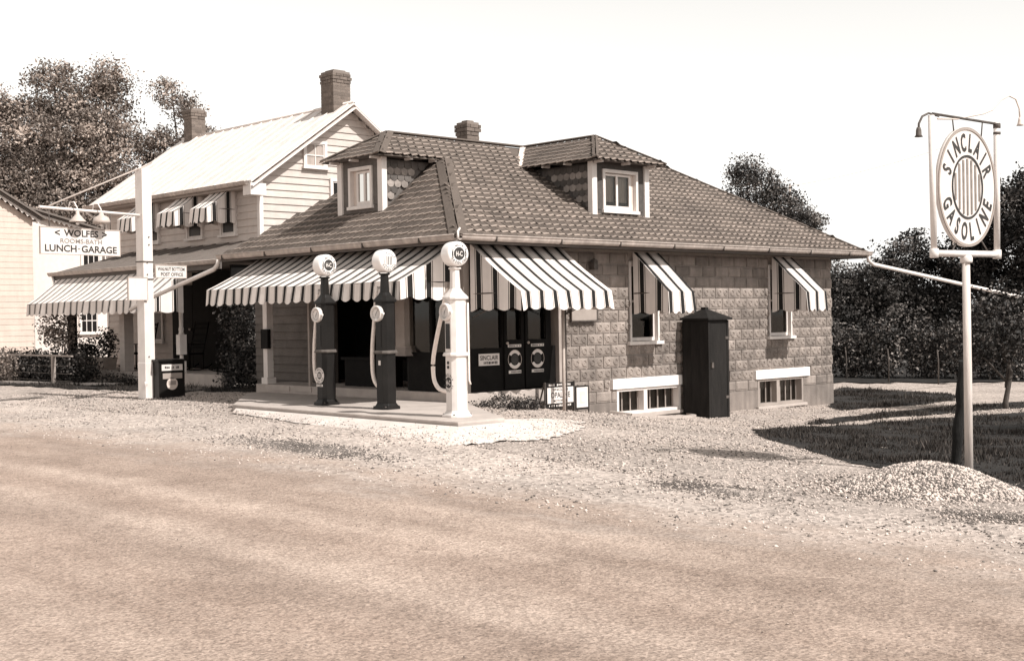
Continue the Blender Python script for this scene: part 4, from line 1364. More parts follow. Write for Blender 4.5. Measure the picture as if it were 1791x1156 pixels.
def gas_pump(loc, rz, white, label, emblem, badge=True):
    root = empty("gas_pump", loc, label, "gas pump", "gas pumps on the island", rz)
    root['local'] = 1
    body = M['bluewhite'] if white else M['black']
    wX, wY = 0.26, 0.25
    def oct_(w, d, z, ch=0.055):
        x, y = w / 2, d / 2
        return [(x - ch, -y, z), (x, -y + ch, z), (x, y - ch, z), (x - ch, y, z), (-x + ch, y, z), (-x, y - ch, z), (-x, -y + ch, z), (-x + ch, -y, z)]
    def loft(mb, levels, mi=0):
        n0 = len(mb.v)
        for L in levels: mb.v.extend(L)
        for i in range(len(levels) - 1):
            for k in range(8):
                k2 = (k + 1) % 8
                mb.f.append([n0 + i * 8 + k, n0 + i * 8 + k2, n0 + (i + 1) * 8 + k2, n0 + (i + 1) * 8 + k]); mb.m.append(mi); mb.smooth.append(False)
        mb.f.append([n0 + k for k in range(8)][::-1]); mb.m.append(mi); mb.smooth.append(False)
        mb.f.append([n0 + (len(levels) - 1) * 8 + k for k in range(8)]); mb.m.append(mi); mb.smooth.append(False)
    b = MB()
    loft(b, [oct_(.345, .335, 0), oct_(.345, .335, .03), oct_(.29, .28, .06), oct_(wX + .005, wY + .005, .09)])
    b.build("base", body, root, bevel=0.004)
    for sx in (-1, 1):
        for sy in (-1, 1):
            MB().lathe((sx * .135, sy * .13, .03), [(.014, 0), (.014, .016), (.008, .02)], 6).build("bolt", M['iron'], root)
    b = MB(); loft(b, [oct_(wX, wY, .09), oct_(wX, wY, .83)]); b.build("lower_cabinet", body, root, bevel=0.005)
    b = MB(); loft(b, [oct_(wX + .05, wY + .05, .83), oct_(wX + .055, wY + .055, .85), oct_(wX + .03, wY + .03, .88)])
    b.build("waist_band", body if white else M['iron'], root, bevel=0.004)
    b = MB(); loft(b, [oct_(wX, wY, .88), oct_(wX, wY, 1.60)]); b.build("upper_cabinet", body, root, bevel=0.005)
    b = MB(); loft(b, [oct_(wX + .045, wY + .045, 1.60), oct_(wX + .045, wY + .045, 1.63), oct_(.19, .18, 1.70, .04), oct_(.135, .13, 1.75, .03)]); b.build("shoulder", body, root, bevel=0.004)
    b = MB(); loft(b, [oct_(.13, .125, 1.75, .03), oct_(.115, .11, 2.0, .03), oct_(.15, .145, 2.01, .03), oct_(.15, .145, 2.03, .03)]); b.build("neck", body, root, bevel=0.003)
    # globe: a thick lens, faces along +-y
    g = MB()
    r_ = 0.172
    pr = [(.10, -.115), (.155, -.105), (r_ - .004, -.085), (r_, -.06), (r_, .06), (r_ - .004, .085), (.155, .105), (.10, .115)]
    g.lathe((0, 0, 2.215), pr, 32, axis='Y')
    gl = g.build("globe", M['globe'], root)
    e = MB()
    c = (0, -.116, 2.215)
    if emblem:
        disc(e, c, (1, 0, 0), (0, 0, 1), .0, .088, .002, 24, 0, 360, 0)
        for a in (70, 250): disc(e, c, (1, 0, 0), (0, 0, 1), .098, .118, .002, 8, a, a + 40, 0)
        put_text(e, "H-C", c, (1, 0, 0), (0, 0, 1), .105, .07, .004, .03, 1)
        put_arc_text(e, "SINCLAIR", c, (1, 0, 0), (0, 0, 1), .122, .040, -62, 62, .003, .02, False, mi=0)
        put_arc_text(e, "GASOLINE", c, (1, 0, 0), (0, 0, 1), .122, .040, 242, 118, .003, .02, True, mi=0)
    else:
        for k in range(4): e.box((-.055 + k * .032, -.119, 2.15), (-.041 + k * .032, -.1185, 2.28), 0)
        disc(e, c, (1, 0, 0), (0, 0, 1), .095, .102, .002, 28, 0, 360, 0)
        put_arc_text(e, "SINCLAIR", c, (1, 0, 0), (0, 0, 1), .13, .034, -62, 62, .003, .02, False, mi=0)
        put_arc_text(e, "GASOLINE", c, (1, 0, 0), (0, 0, 1), .13, .034, 242, 118, .003, .02, True, mi=0)
    e.build("globe_emblem", [M['ink'], M['signwhite']], gl)
    # dial clock on the road side (-x)
    d = MB()
    d.lathe((-wX / 2 - .002, 0, 1.43), [(.118, -.0), (.122, -.03), (.118, -.06), (.098, -.065), (.094, -.045), (.0, -.044)][::1], 28, axis='X')
    dl = d.build("dial", M['bluewhite'], root)
    dk_ = MB()
    cc = (-wX / 2 - .048, 0, 1.43)
    rt = (0, -1, 0)
    for k in range(20):
        a = R(18 * k)
        u = Vector((0, -math.sin(a), math.cos(a))); t = Vector((0, -math.cos(a), -math.sin(a)))
        p = Vector(cc)
        dk_.mesh([p + u * .070 - t * .003, p + u * .070 + t * .003, p + u * .088 + t * .003, p + u * .088 - t * .003], [(0, 1, 2, 3)], 0)
    for a, L in ((R(35), .07), (R(200), .045)):
        u = Vector((0, -math.sin(a), math.cos(a))); t = Vector((0, -math.cos(a), -math.sin(a)))
        p = Vector((cc[0] - .003, 0, 1.43))
        dk_.mesh([p - t * .005, p + t * .005, p + u * L + t * .002, p + u * L - t * .002], [(0, 1, 2, 3)], 0)
    dk_.build("dial_hands", M['ink'], dl)
    kn = MB(); kn.lathe((-wX / 2 - .03, -.13, 1.43), [(.018, -.02), (.018, .02)], 10, axis='Y'); kn.build("dial_lug", M['bluewhite'], dl)
    # gauge window strip under the dial
    w = MB(); w.box((-wX / 2 - .006, -.05, .93), (-wX / 2 - .001, .05, 1.27)); w.build("gauge_window", M['black'], root)
    # emblem on the lower cabinet, road side
    e = MB()
    c = (-wX / 2 - .003, 0.0, .47)
    rt, up = (0, -1, 0), (0, 0, 1)
    if not badge:
        e.box((c[0] - .001, -.03, .66), (c[0], .02, .73), 1)
    elif white:
        disc(e, c, rt, up, 0, .075, .001, 24, 0, 360, 0)
        put_text(e, "H-C", c, rt, up, .105, .07, .003, .03, 1)
        put_arc_text(e, "SINCLAIR", c, rt, up, .108, .036, -68, 68, .002, .02, False, mi=0)
        put_arc_text(e, "GASOLINE", c, rt, up, .108, .036, 248, 112, .002, .02, True, mi=0)
        e.box((c[0] - .001, -.02, .66), (c[0], .03, .70), 0); e.box((c[0] - .001, -.02, .72), (c[0], .03, .76), 0)
    else:
        disc(e, c, rt, up, .0, .125, .001, 28, 0, 360, 1)
        disc(e, c, rt, up, .0, .06, .003, 24, 0, 360, 0)
        for k in range(3): e.box((c[0] - .006, -.035 + k * .028, .435), (c[0] - .005, -.021 + k * .028, .505), 1)
        put_arc_text(e, "SINCLAIR", c, rt, up, .098, .036, -65, 65, .003, .02, False, mi=0)
        put_arc_text(e, "GASOLINE", c, rt, up, .098, .036, 245, 115, .003, .02, True, mi=0)
        e.box((c[0] - .002, -.085, .295), (c[0] - .001, .085, .33), 1)
        scrawl(e, (c[0] - .002, 0, .3125), rt, up, .15, .022, .002, 0, 9)
    e.build("cabinet_emblem", [M['ink'], M['signwhite']], root)
    # hose and nozzle on the left flank (+y)
    y0 = wY / 2
    if white:
        pts = [(0.0, y0 + .03, 1.78), (-.01, y0 + .09, 1.66), (-.02, y0 + .17, 1.45), (-.02, y0 + .32, 1.10), (-.02, y0 + .42, .82), (-.02, y0 + .44, .64), (-.03, y0 + .39, .47), (-.05, y0 + .24, .37), (-.06, y0 + .05, .345), (-.05, y0 - .01, .345)]
    else:
        pts = [(-.02, y0 + .03, 1.80), (-.03, y0 + .045, 1.62), (-.04, y0 + .08, 1.30), (-.04, y0 + .13, .95), (-.04, y0 + .14, .62), (-.045, y0 + .10, .44), (-.05, y0 + .02, .35), (-.045, y0 - .02, .33)]
    sm_pts = []
    P_ = [Vector(p) for p in pts]
    for i in range(len(P_) - 1):
        p0, p1, p2, p3 = P_[max(i - 1, 0)], P_[i], P_[i + 1], P_[min(i + 2, len(P_) - 1)]
        for q in range(5):
            t = q / 5
            sm_pts.append(.5 * ((2 * p1) + (p2 - p0) * t + (2 * p0 - 5 * p1 + 4 * p2 - p3) * t * t + (3 * p1 - p0 - 3 * p2 + p3) * t ** 3))
    sm_pts.append(P_[-1])
    MB().tube(sm_pts, 0.030, 8).build("hose", M['hose'], root)
    hk = MB(); hk.box((-.05, y0 - .005, 1.76), (.04, y0 + .06, 1.84)); hk.box((-.03, y0 - .06, 1.70), (.02, y0 + .0, 1.80)); hk.build("hose_bracket", M['signwhite'] if not white else M['clap_dim'], root)
    nzl = MB(); nzl.tube([(0.02, y0 + .045, .5), (.02, y0 + .05, .75), (.0, y0 + .05, .82)], [.014, .018, .022], 8); nzl.build("nozzle", M['iron'], root)
    if white:
        MB().tube([(wX / 2 - .02, -wY / 2 - .014, 1.55), (wX / 2 - .02, -wY / 2 - .016, .5), (wX / 2 - .005, -wY / 2 - .03, .44)], 0.012, 8).build("air_line", M['hose'], root)
    return root
gas_pump((11.99, 16.78, .43), R(0), False, "black gas pump farthest from the white one, round emblem low on its cabinet", True)
gas_pump((11.93, 15.17, .43), R(3), False, "middle black gas pump with bar emblem on its globe and no badge below", False, False)
gas_pump((11.54, 13.13, .43), R(-8), True, "white enamel gas pump at the near corner of the island", True)

# ------------------------------------------------------------------ awning pole with the A-frame oil sign
ap_ = empty("air_pole", (15.12, 14.55, .2), "thin iron pole standing in front of the white oil placard and dark doors", "pole")
MB().tube([(15.12, 14.55, .1), (15.12, 14.55, 1.0), (15.125, 14.55, 2.1)], 0.028, 10).build("pole", M['postwood'], ap_)
MB().tube([(15.16, 14.53, .1), (15.165, 14.53, 1.0), (15.16, 14.53, 2.1)], 0.012, 8).build("wire_conduit", M['iron'], ap_)
MB().tube([(15.12, 14.55, 1.8), (15.5, 14.35, 2.02)], 0.010, 6).build("brace", M['iron'], ap_)
sg = empty("oil_placard", (15.3, 14.85, .2), "low black framed oil placard stand beside the iron pole", "sign")
m_ = MB()
yb = 14.80
m_.box((14.95, yb, .26), (15.63, yb + .03, .68), 0)
m_.box((14.98, yb - .004, .34), (15.60, yb, .60), 1)
put_text(m_, "SINCLAIR", (15.29, yb - .004, .565), (1, 0, 0), (0, 0, 1), .38, .04, .002, .015, 2)
put_text(m_, "OPALINE", (15.29, yb - .004, .475), (1, 0, 0), (0, 0, 1), .46, .095, .002, .015, 2)
put_text(m_, "MOTOR OIL", (15.29, yb - .004, .38), (1, 0, 0), (0, 0, 1), .34, .04, .002, .015, 2)
scrawl(m_, (15.29, yb, .642), (1, 0, 0), (0, 0, 1), .54, .04, .003, 1, 3)
scrawl(m_, (15.29, yb, .30), (1, 0, 0), (0, 0, 1), .54, .04, .003, 1, 4)
m_.build("front_board", [M['black'], M['signwhite'], M['ink']], sg)
m_ = MB()
m_.box((15.655, yb + .0, .20), (15.98, yb + .03, .60), 0); m_.box((15.68, yb - .004, .235), (15.955, yb, .575), 1)
m_.box((15.76, yb - .007, .30), (15.88, yb - .0045, .50), 2); m_.box((15.785, yb - .010, .33), (15.855, yb - .0075, .42), 1)
m_.build("side_board", [M['black'], M['signwhite'], M['canvas_tan']], sg)
fr = MB()
for x in (14.935, 15.63, 15.985): fr.box((x, yb + .005, .13), (x + .022, yb + .03, .69 if x < 15.7 else .6))
fr.box((14.95, yb + .2, .15), (15.63, yb + .22, .2)); fr.beam((14.95, yb + .03, .68), (14.95, yb + .22, .16), .02, .02); fr.beam((15.63, yb + .03, .68), (15.63, yb + .22, .16), .02, .02)
fr.build("stand", M['iron'], sg)

# ------------------------------------------------------------------ tall dark cabinet against the wall
cab = empty("kerosene_cabinet", (19.15, 14.8, -.2), "tall dark sheet metal cabinet with pyramid cap against the block wall", "cabinet")
x0, x1, y0, y1, zb, zt = 18.86, 19.47, 14.47, 15.07, -.22, 1.66
b = MB(); b.box((x0, y0, zb), (x1, y1, zt)); b.build("body", M['shed'], cab, bevel=0.012)
for x in (x0, x1 - .05):
    MB().box((x - .004 if x == x0 else x, y0 - .012, zb + .02), (x + .05 if x == x0 else x + .054, y0 - .001, zt - .01)).build("corner_strip", M['shed'], cab)
b = MB(); b.box((x0 + .06, y0 - .008, zb + .1), (x1 - .06, y0 - .001, zt - .08)); b.build("door", M['shed'], cab)
for zz in (.2, 1.3):
    MB().box((x1 - .10, y0 - .016, zz), (x1 - .01, y0 - .009, zz + .05)).build("hinge", M['iron'], cab)
MB().box((x0 + .07, y0 - .03, .78), (x0 + .13, y0 - .009, .88)).build("hasp", M['iron'], cab)
for yy in (y0 + .2, y0 + .4): MB().box((x0 - .006, yy, zb + .02), (x0 - .001, yy + .02, zt - .01)).build("batten", M['shed'], cab)
o = 0.06
r_ = MB()
base = [(x0 - o, y0 - o, zt), (x1 + o, y0 - o, zt), (x1 + o, y1 + .005, zt), (x0 - o, y1 + .005, zt)]
mid = [(x, y, zt + .035) for x, y, _ in base]
cx, cy = (x0 + x1) / 2, (y0 + y1) / 2
top = [(cx - .045, cy - .045, zt + .20), (cx + .045, cy - .045, zt + .20), (cx + .045, cy + .045, zt + .20), (cx - .045, cy + .045, zt + .20)]
r_.mesh(base + mid + top, [(3, 2, 1, 0)] + [[i, (i + 1) % 4, 4 + (i + 1) % 4, 4 + i] for i in range(4)] + [[4 + i, 4 + (i + 1) % 4, 8 + (i + 1) % 4, 8 + i] for i in range(4)] + [(8, 9, 10, 11)])
r_.build("cap", M['shed'], cab)
MB().box((cx - .05, cy - .05, zt + .2), (cx + .05, cy + .05, zt + .235)).build("finial", M['shed'], cab)

# ------------------------------------------------------------------ big clapboard house
HX, HY, HYL, HXB = 16.5, 25.62, 33.35, 21.7
HE, HR = 5.28, 7.10
HRX = 19.1
HS = empty("clapboard_house", (19, 29.5, 0.3), "two-storey white clapboard house with pale tin gable roof and brick chimneys", "house")
hw = MB()
hw.box((HX + .03, HY + .03, .2), (HXB, HYL, HE - .02))
hw.prism([(HX + .03, HY + .03, HE - .02), (HXB, HY + .03, HE - .02), (HRX, HY + .03, HR - .12)], (0, HYL - HY - .03, 0))
hwall = hw.build("wall", M['clap_dim'], HS)
z = .66; bh = 0.168
while z < HE - .02:
    clap(hwall, (HX + .028, HY + .1, z), HYL - HY - .2, min(bh, HE - .02 - z), 'y', M['clap']); z += bh
z = .66
slope = (HR - HE) / (HRX - HX)
while z < HR - .3:
    if z < HE - .05: xa, xb = HX + .1, HXB
    else:
        t = (z + bh - HE) / slope
        xa, xb = HX + .04 + t, 2 * HRX - HX - t
    if xb - xa > .2: clap(hwall, (xa, HY + .028, z), xb - xa, bh, 'x', M['clap'])
    z += bh
MB().box((HX - .005, HY - .005, .62), (HX + .1, HY + .1, HE - .03)).build("corner_board", M['white'], HS)
MB().box((HX - .005, HYL - .1, .62), (HX + .1, HYL + .005, HE - .03)).build("corner_board", M['white'], HS)
# roof
rf = MB()
OY0, OY1, OX = HY - .26, HYL + .32, .38
for s in (-1, 1):
    e = (HRX + s * (HRX - HX + OX), HE - slope * OX)
    rf.prism([(HRX, OY0, HR), (e[0], OY0, e[1]), (e[0], OY1, e[1]), (HRX, OY1, HR)], (0, 0, -.05))
hroof = rf.build("roof", M['metal_roof'], HS)
for y in np.arange(OY0 + .2, OY1, .48):
    s_ = MB()
    for s in (-1,):
        e = (HRX + s * (HRX - HX + OX), HE - slope * OX)
        s_.beam((HRX, y, HR + .012), (e[0], y, e[1] + .012), .022, .028)
    s_.build("standing_seam", M['metal_roof'], hroof)
MB().tube([(HRX, OY0, HR + .01), (HRX, OY1, HR + .01)], .04, 8).build("ridge_roll", M['metal_roof'], hroof)
rk = MB()
for s in (-1, 1):
    e = (HRX + s * (HRX - HX + OX), HE - slope * OX)
    rk.beam((HRX, OY0 + .015, HR - .14), (e[0], OY0 + .015, e[1] - .14), .03, .17, up=(0, 1, 0))
    d = Vector((e[0] - HRX, 0, e[1] - HR))
    rk.face([(HRX, OY0 + .03, HR - .08), (e[0], OY0 + .03, e[1] - .08), (e[0], HY, e[1] - .08), (HRX, HY, HR - .08)])
rk.build("rake_board", M['white'], HS)
ge = MB(); ge.box((HX - OX - .02, OY0 - .005, HE - slope * OX - .33), (HX + .02, OY0 + .32, HE - slope * OX - .06)); ge.build("cornice_return", M['white'], HS)
cn_ = MB()
cn_.box((HX - OX + .02, OY0 + .33, HE - .42), (HX + .02, OY1, HE - .36)); cn_.box((HX - .03, OY0 + .33, HE - .36), (HX + .02, OY1 - .1, HE - .2))
cn_.build("cornice", M['clap_dim'], HS)
gt = MB()
gutter((HX - OX - .01, OY0 + .1, HE - slope * OX - .03), (HX - OX - .01, OY1, HE - slope * OX - .03), (-1, 0, 0))
gt.build("gutter", M['gutter'], HS)
MB().tube([(HX - OX - .06, OY1 - .1, HE - .32), (HX - OX - .03, OY1 - .08, HE - .45), (HX - .06, HYL + .05, HE - .75), (HX - .06, HYL + .05, 2.9)], .04, 8).build("downpipe", M['white'], HS)
chimney(HS, 19.05, 26.05, 6.75, 7.92, .52, .52)
chimney(HS, 19.12, 33.0, 6.8, 7.88, .45, .45)

def window_x(x, ya, yb, z0, z1, parent, name="window", m_pane='black', nx=1, frame=.07, mid=True):
    """window in a wall facing -x (ya<yb)"""
    f = MB(); xo, xi = x - .05, x + .03
    f.box((xo, ya, z0), (xi, ya + frame, z1)); f.box((xo, yb - frame, z0), (xi, yb, z1)); f.box((xo, ya + frame, z1 - frame), (xi, yb - frame, z1))
    w = f.build(name, M['white'], parent)
    MB().box((xo - .04, ya - .05, z0 - .06), (xi, yb + .05, z0 - .002)).build("sill", M['white'], w)
    s = MB(); zm = (z0 + z1) / 2
    a, b = ya + frame, yb - frame
    s.box((xo + .02, a, z0), (xi, a + .035, z1 - frame)); s.box((xo + .02, b - .035, z0), (xi, b, z1 - frame)); s.box((xo + .02, a + .035, z0), (xi, b - .035, z0 + .05)); s.box((xo + .015, a + .035, zm - .02), (xi, b - .035, zm + .02))
    s.build("sash", M['white'], w)
    p = MB(); p.box((xo + .04, a + .035, z0 + .05), (xi, b - .035, z1 - frame)); p.build("pane", M['black'], w)
    return w
for ya, yb in ((26.62, 27.32), (28.14, 28.92), (30.32, 31.0)):
    window_x(HX, ya, yb, 3.87, 5.0, HS)
def window_y(y, xa, xb, z0, z1, parent, name="window", nx=2, m_pane='black', frame=.07, rows=2, curtain=False):
    f = MB(); yo, yi = y - .05, y + .03
    f.box((xa, yo, z0), (xa + frame, yi, z1)); f.box((xb - frame, yo, z0), (xb, yi, z1)); f.box((xa + frame, yo, z1 - frame), (xb - frame, yi, z1))
    w = f.build(name, M['white'], parent)
    MB().box((xa - .04, yo - .04, z0 - .05), (xb + .04, yi, z0 - .002)).build("sill", M['white'], w)
    s = MB(); a, b = xa + frame, xb - frame; t = .03
    s.box((a, yo + .02, z0), (a + t, yi, z1 - frame)); s.box((b - t, yo + .02, z0), (b, yi, z1 - frame)); s.box((a + t, yo + .02, z0), (b - t, yi, z0 + .045)); s.box((a + t, yo + .02, z1 - frame - t), (b - t, yi, z1 - frame))
    for k in range(1, nx):
        xx = a + (b - a) * k / nx; s.box((xx - .012, yo + .022, z0 + .045), (xx + .012, yi, z1 - frame - t))
    for k in range(1, rows):
        zz = z0 + (z1 - frame - z0) * k / rows; s.box((a + t, yo + .021, zz - .014), (b - t, yi, zz + .014))
    s.build("sash", M['white'], w)
    p = MB(); p.box((a + t, yo + .04, z0 + .045), (b - t, yi, z1 - frame - t)); p.build("pane", M['curtain'] if curtain else M['black'], w)
    return w
window_y(HY, 17.74, 18.42, 5.46, 6.10, HS, curtain=True)
window_y(HY, 18.50, 19.2, 4.45, 5.22, HS)

# porch of the house
PFX, PE = 14.45, 3.10
pf = MB(); pf.box((14.55, 24.2, .2), (16.5, 32.0, .63)); pf.build("porch_floor", M['concrete'], HS)
MB().box((14.1, 28.9, .2), (14.54, 30.1, .45)).build("step", M['concrete'], HS)
pr = MB()
pr.mesh([(PFX - .05, 23.95, PE), (PFX - .05, 32.05, PE), (HX, 32.05, 3.66), (HX, 25.3, 3.66), (16.5, 23.95, PE)],
        [(0, 1, 2, 3), (0, 3, 4)])
pr.mesh([(PFX - .05, 23.95, PE - .06), (PFX - .05, 32.05, PE - .06), (16.5, 32.05, PE - .06), (16.5, 23.95, PE - .06)], [(0, 1, 2, 3)])
pr.build("porch_roof", M['porch_roof'], HS)
for y in np.arange(24.6, 32, .6):
    zt_ = 3.66 if y > 25.3 else PE + (3.66 - PE) * (y - 23.95) / 1.35
    xt = HX if y > 25.3 else PFX + (HX - PFX) * (y - 23.95) / 1.35
    MB().beam((PFX - .04, y, PE + .012), (xt, y, zt_ + .012), .02, .02).build("roof_seam", M['porch_roof'], HS)
fa = MB(); fa.box((PFX - .06, 23.9, PE - .2), (PFX - .02, 32.1, PE - .03)); fa.build("porch_fascia", M['soffit'], HS)
gt = MB(); gutter((PFX - .06, 23.9, PE - .02), (PFX - .06, 32.15, PE - .02), (-1, 0, 0)); gt.build("porch_gutter", M['gutter'], HS)
MB().tube([(PFX - .1, 32.0, PE - .1), (PFX - .08, 31.9, PE - .32), (PFX + .05, 31.2, PE - .38)], .035, 8).build("porch_downpipe", M['white'], HS)
b = MB(); b.box((14.62, 28.7, .63), (14.86, 28.94, 3.0)); b.build("square_post", M['clap'], HS)
b = MB(); b.box((14.62, 31.6, .63), (14.8, 31.78, 3.0)); b.build("square_post", M['dark_wood'], HS)
MB().box((16.30, 25.75, .64), (16.36, 28.4, 3.0)).build("porch_shade_panel", M['dark_wood'], HS)  # added dark panel, paints deep shade over the house wall
MB().box((14.75, 24.05, .64), (16.9, 24.11, 3.0)).build("porch_shade_wall", M['dark_wood'], HS)  # added dark wall so this end of the porch reads as shade
tp = MB()
cx, cy = 14.68, 26.1
tp.box((cx - .075, cy - .075, .63), (cx + .075, cy + .075, .9))
tp.lathe((cx, cy, 0), [(.06, .9), (.045, .96), (.04, 1.0), (.045, 1.02), (.035, 1.05)], 12)
tp.box((cx - .085, cy - .085, 1.05), (cx + .085, cy + .085, 1.5))
tp.lathe((cx, cy, 0), [(.07, 1.5), (.05, 1.56), (.06, 1.62), (.045, 1.68), (.05, 2.2), (.04, 2.5), (.06, 2.56), (.05, 2.62)], 12)
tp.box((cx - .07, cy - .07, 2.62), (cx + .07, cy + .07, 3.0))
tp.build("turned_post", M['white'], HS)
window_x(HX, 27.0, 27.9, 1.3, 2.8, HS); window_x(HX, 30.2, 31.1, 1.3, 2.8, HS)
dr = MB(); dr.box((HX - .04, 28.7, .64), (HX + .03, 29.7, 2.7)); hd = dr.build("door", M['dark_wood'], HS)
MB().lathe((HX - .09, 28.8, 1.6), [(.0, 0), (.03, .01), (.03, .03), (.012, .05)], 10, axis='X').build("handle", M['lamp_metal'], hd)

awning("porch_awning", (14.38, 31.75, 2.92), R(-90), 6.3, 0.82, 0.62, 0.26, 0.33, "long pale striped awning along the house porch behind the tall white post", None, 'right', 0.16, brace=False, side_period=.4)
lbs = ["striped window awning of the house nearest its white corner board", "middle striped awning of the house's upper windows", "striped house awning half hidden by the tall white post"]
for (ya, yb), lb in zip(((26.62, 27.32), (28.14, 28.92), (30.32, 31.0)), lbs):
    awning("house_awning", (HX - .06, yb + .04, 5.06), R(-90), yb - ya + .08, .76, .60, .30, .38, lb, "awnings over the house's upper windows", 'both', .26, phase=.5, sag=.05, brace=False, side_period=.37, layout=[(.22, 0), (.09, 1), (.24, 0), (.09, 1), (.24, 0), (.08, 1), (.04, 0)])

# ------------------------------------------------------------------ buildings behind on the left
LB = empty("cream_building", (14, 38, .3), "cream clapboard building with scalloped bargeboard at the left edge", "building")
def scallop_trim(parent, p, q, n, w, m, drop=.13):
    mb = MB(); p, q = Vector(p), Vector(q)
    d = (q - p) / n
    for k in range(n):
        a = p + d * k; b = a + d
        mb.prism([a, b, b + Vector((0, 0, -.05)), (a + b) / 2 + Vector((0, 0, -drop)), a + Vector((0, 0, -.05))], (0, .03, 0), 0)
    mb.beam(p + Vector((0, .0, .04)), q + Vector((0, .0, .04)), .16, .05, 1)
    return mb.build("scallop_trim", [m, M['soffit']], parent)
w = MB(); w.prism([(9.5, 38.03, .2), (16.45, 38.03, .2), (16.45, 38.03, 4.95), (14.0, 38.03, 6.45), (9.5, 38.03, 6.45)], (0, 6, 0))
lw = w.build("wall", M['clap_pink'], LB)
z = .6
while z < 6.2:
    xb = 16.45 if z < 4.85 else 16.45 - (z + .17 - 4.95) / .612
    if xb > 13: clap(lw, (12.5, 38.028, z), xb - 12.5, .17, 'x', M['clap_pink'], .014)
    z += .17
scallop_trim(LB, (13.0, 37.85, 7.06), (16.65, 37.85, 4.92), 22, .1, M['white'])
rf = MB(); rf.prism([(13.0, 37.7, 7.14), (16.75, 37.7, 4.94), (16.75, 44, 4.94), (13.0, 44, 7.14)], (0, 0, .06)); rf.build("roof", M['porch_roof'], LB)
WB = empty("stucco_building", (18.5, 40, .3), "plain white stucco building behind the porch with small paned windows", "building")
w = MB(); w.prism([(16.95, 39.6, .2), (22.5, 39.6, .2), (22.5, 39.6, 4.3), (19.7, 39.6, 4.6), (16.95, 39.6, 5.35)], (0, 5, 0)); sw_ = w.build("wall", M['stucco'], WB)
scallop_trim(WB, (16.55, 39.45, 5.45), (20.5, 39.45, 4.45), 24, .1, M['white'])
rf = MB(); rf.prism([(16.5, 39.3, 5.52), (20.6, 39.3, 4.48), (20.6, 45, 4.48), (16.5, 45, 5.52)], (0, 0, .06)); rf.build("roof", M['porch_roof'], WB)
window_y(39.6, 18.6, 19.3, 1.48, 2.35, WB, nx=3, rows=2)
window_y(39.6, 18.7, 19.4, 3.25, 4.1, WB, nx=3, rows=2)
window_y(39.6, 19.3, 19.9, 3.25, 4.1, WB, nx=3, rows=2) if False else None
dd = MB(); dd.box((16.5, 39.5, .3), (17.1, 39.58, 2.6)); dd.build("door", M['dark_wood'], WB)

# ------------------------------------------------------------------ tall white sign post and its boards
az = R(11.8)
ad = Vector((math.cos(az), math.sin(az), 0))              # along the boards, viewer's left to right
an = Vector((math.sin(az), -math.cos(az), 0))             # towards the viewer
PB = Vector((12.2, 23.05, 0))
sp = empty("sign_post", (12.2, 23.05, .28), "tall white square post with pipe crossarm by the roadside", "post")
b = MB()
w0, w1 = .125, .115
vs = []
for zz, w in ((.2, w0), (1.0, w0), (1.001, w0 - .006), (4.78, w1)):
    for sx, sy in ((-1, -1), (1, -1), (1, 1), (-1, 1)): vs.append(tuple(PB + ad * sx * w - an * sy * w * .9 + Vector((0, 0, zz))))
fs = [(3, 2, 1, 0), (12, 13, 14, 15)]
for l in range(3): fs += [[l * 4 + i, l * 4 + (i + 1) % 4, l * 4 + 4 + (i + 1) % 4, l * 4 + 4 + i] for i in range(4)]
b.mesh(vs, fs); b.build("post", M['white'], sp, bevel=0.006)
for zz in (2.95, 2.72, 3.45, 3.3, 1.12):
    MB().lathe(tuple(PB + an * .112 + Vector((0, 0, zz)) + ad * (.02 if zz > 3 else -.03)), [(.014, -.01), (.014, .012)], 8, axis='Y').build("bolt", M['iron'], sp)
MB().tube([PB + ad * -2.36 + Vector((0, 0, 3.90)), PB + ad * -.02 + an * .0 + Vector((0, 0, 3.87))], .028, 10).build("crossarm", M['white'], sp)
MB().tube([PB + ad * -2.15 + Vector((0, 0, 3.93)), PB + ad * -.05 + Vector((0, 0, 4.80)), PB + ad * .22 + Vector((0, 0, 4.93))], .016, 8).build("stay_rod", M['postwood'], sp)
MB().tube([PB + an * .11 + ad * -.13 + Vector((0, 0, .62)), PB + an * .22 + ad * -.2 + Vector((0, 0, .58))], .03, 8).build("spigot", M['white'], sp)
for zz in (2.97, 2.63): 
    b = MB(); b.obox(PB + Vector((0, 0, zz)), ad * .128, an * .118, (0, 0, .012)); b.build("iron_band", M['iron'], sp)
def board(name, c, w, h, label, lines, group=None, m=None, m_ink=0):
    c = Vector(c)
    r = empty(name, tuple(c), label, "sign", group)
    b = MB(); b.obox(c, ad * w / 2, an * .012, (0, 0, h / 2)); b.build("panel", m or M['signwhite'], r)
    e = MB()
    for s in (-1, 1):
        e.obox(c + Vector((0, 0, s * (h / 2 + .008))), ad * (w / 2 + .016), an * .018, (0, 0, .008)); e.obox(c + ad * s * (w / 2 + .008), ad * .008, an * .018, (0, 0, h / 2 - .001))
    e.build("edge_frame", M['postwood'], r)
    t = MB()
    for (txt, dx, dz, tw, th, bold, mi) in lines:
        put_text(t, txt, c + an * .013 + ad * dx + Vector((0, 0, dz)), ad, (0, 0, 1), tw, th, .003, bold, mi)
    if lines: t.build("lettering", [M['ink'], M['ink_grey']], r)
    return r
bd = PB + an * .0
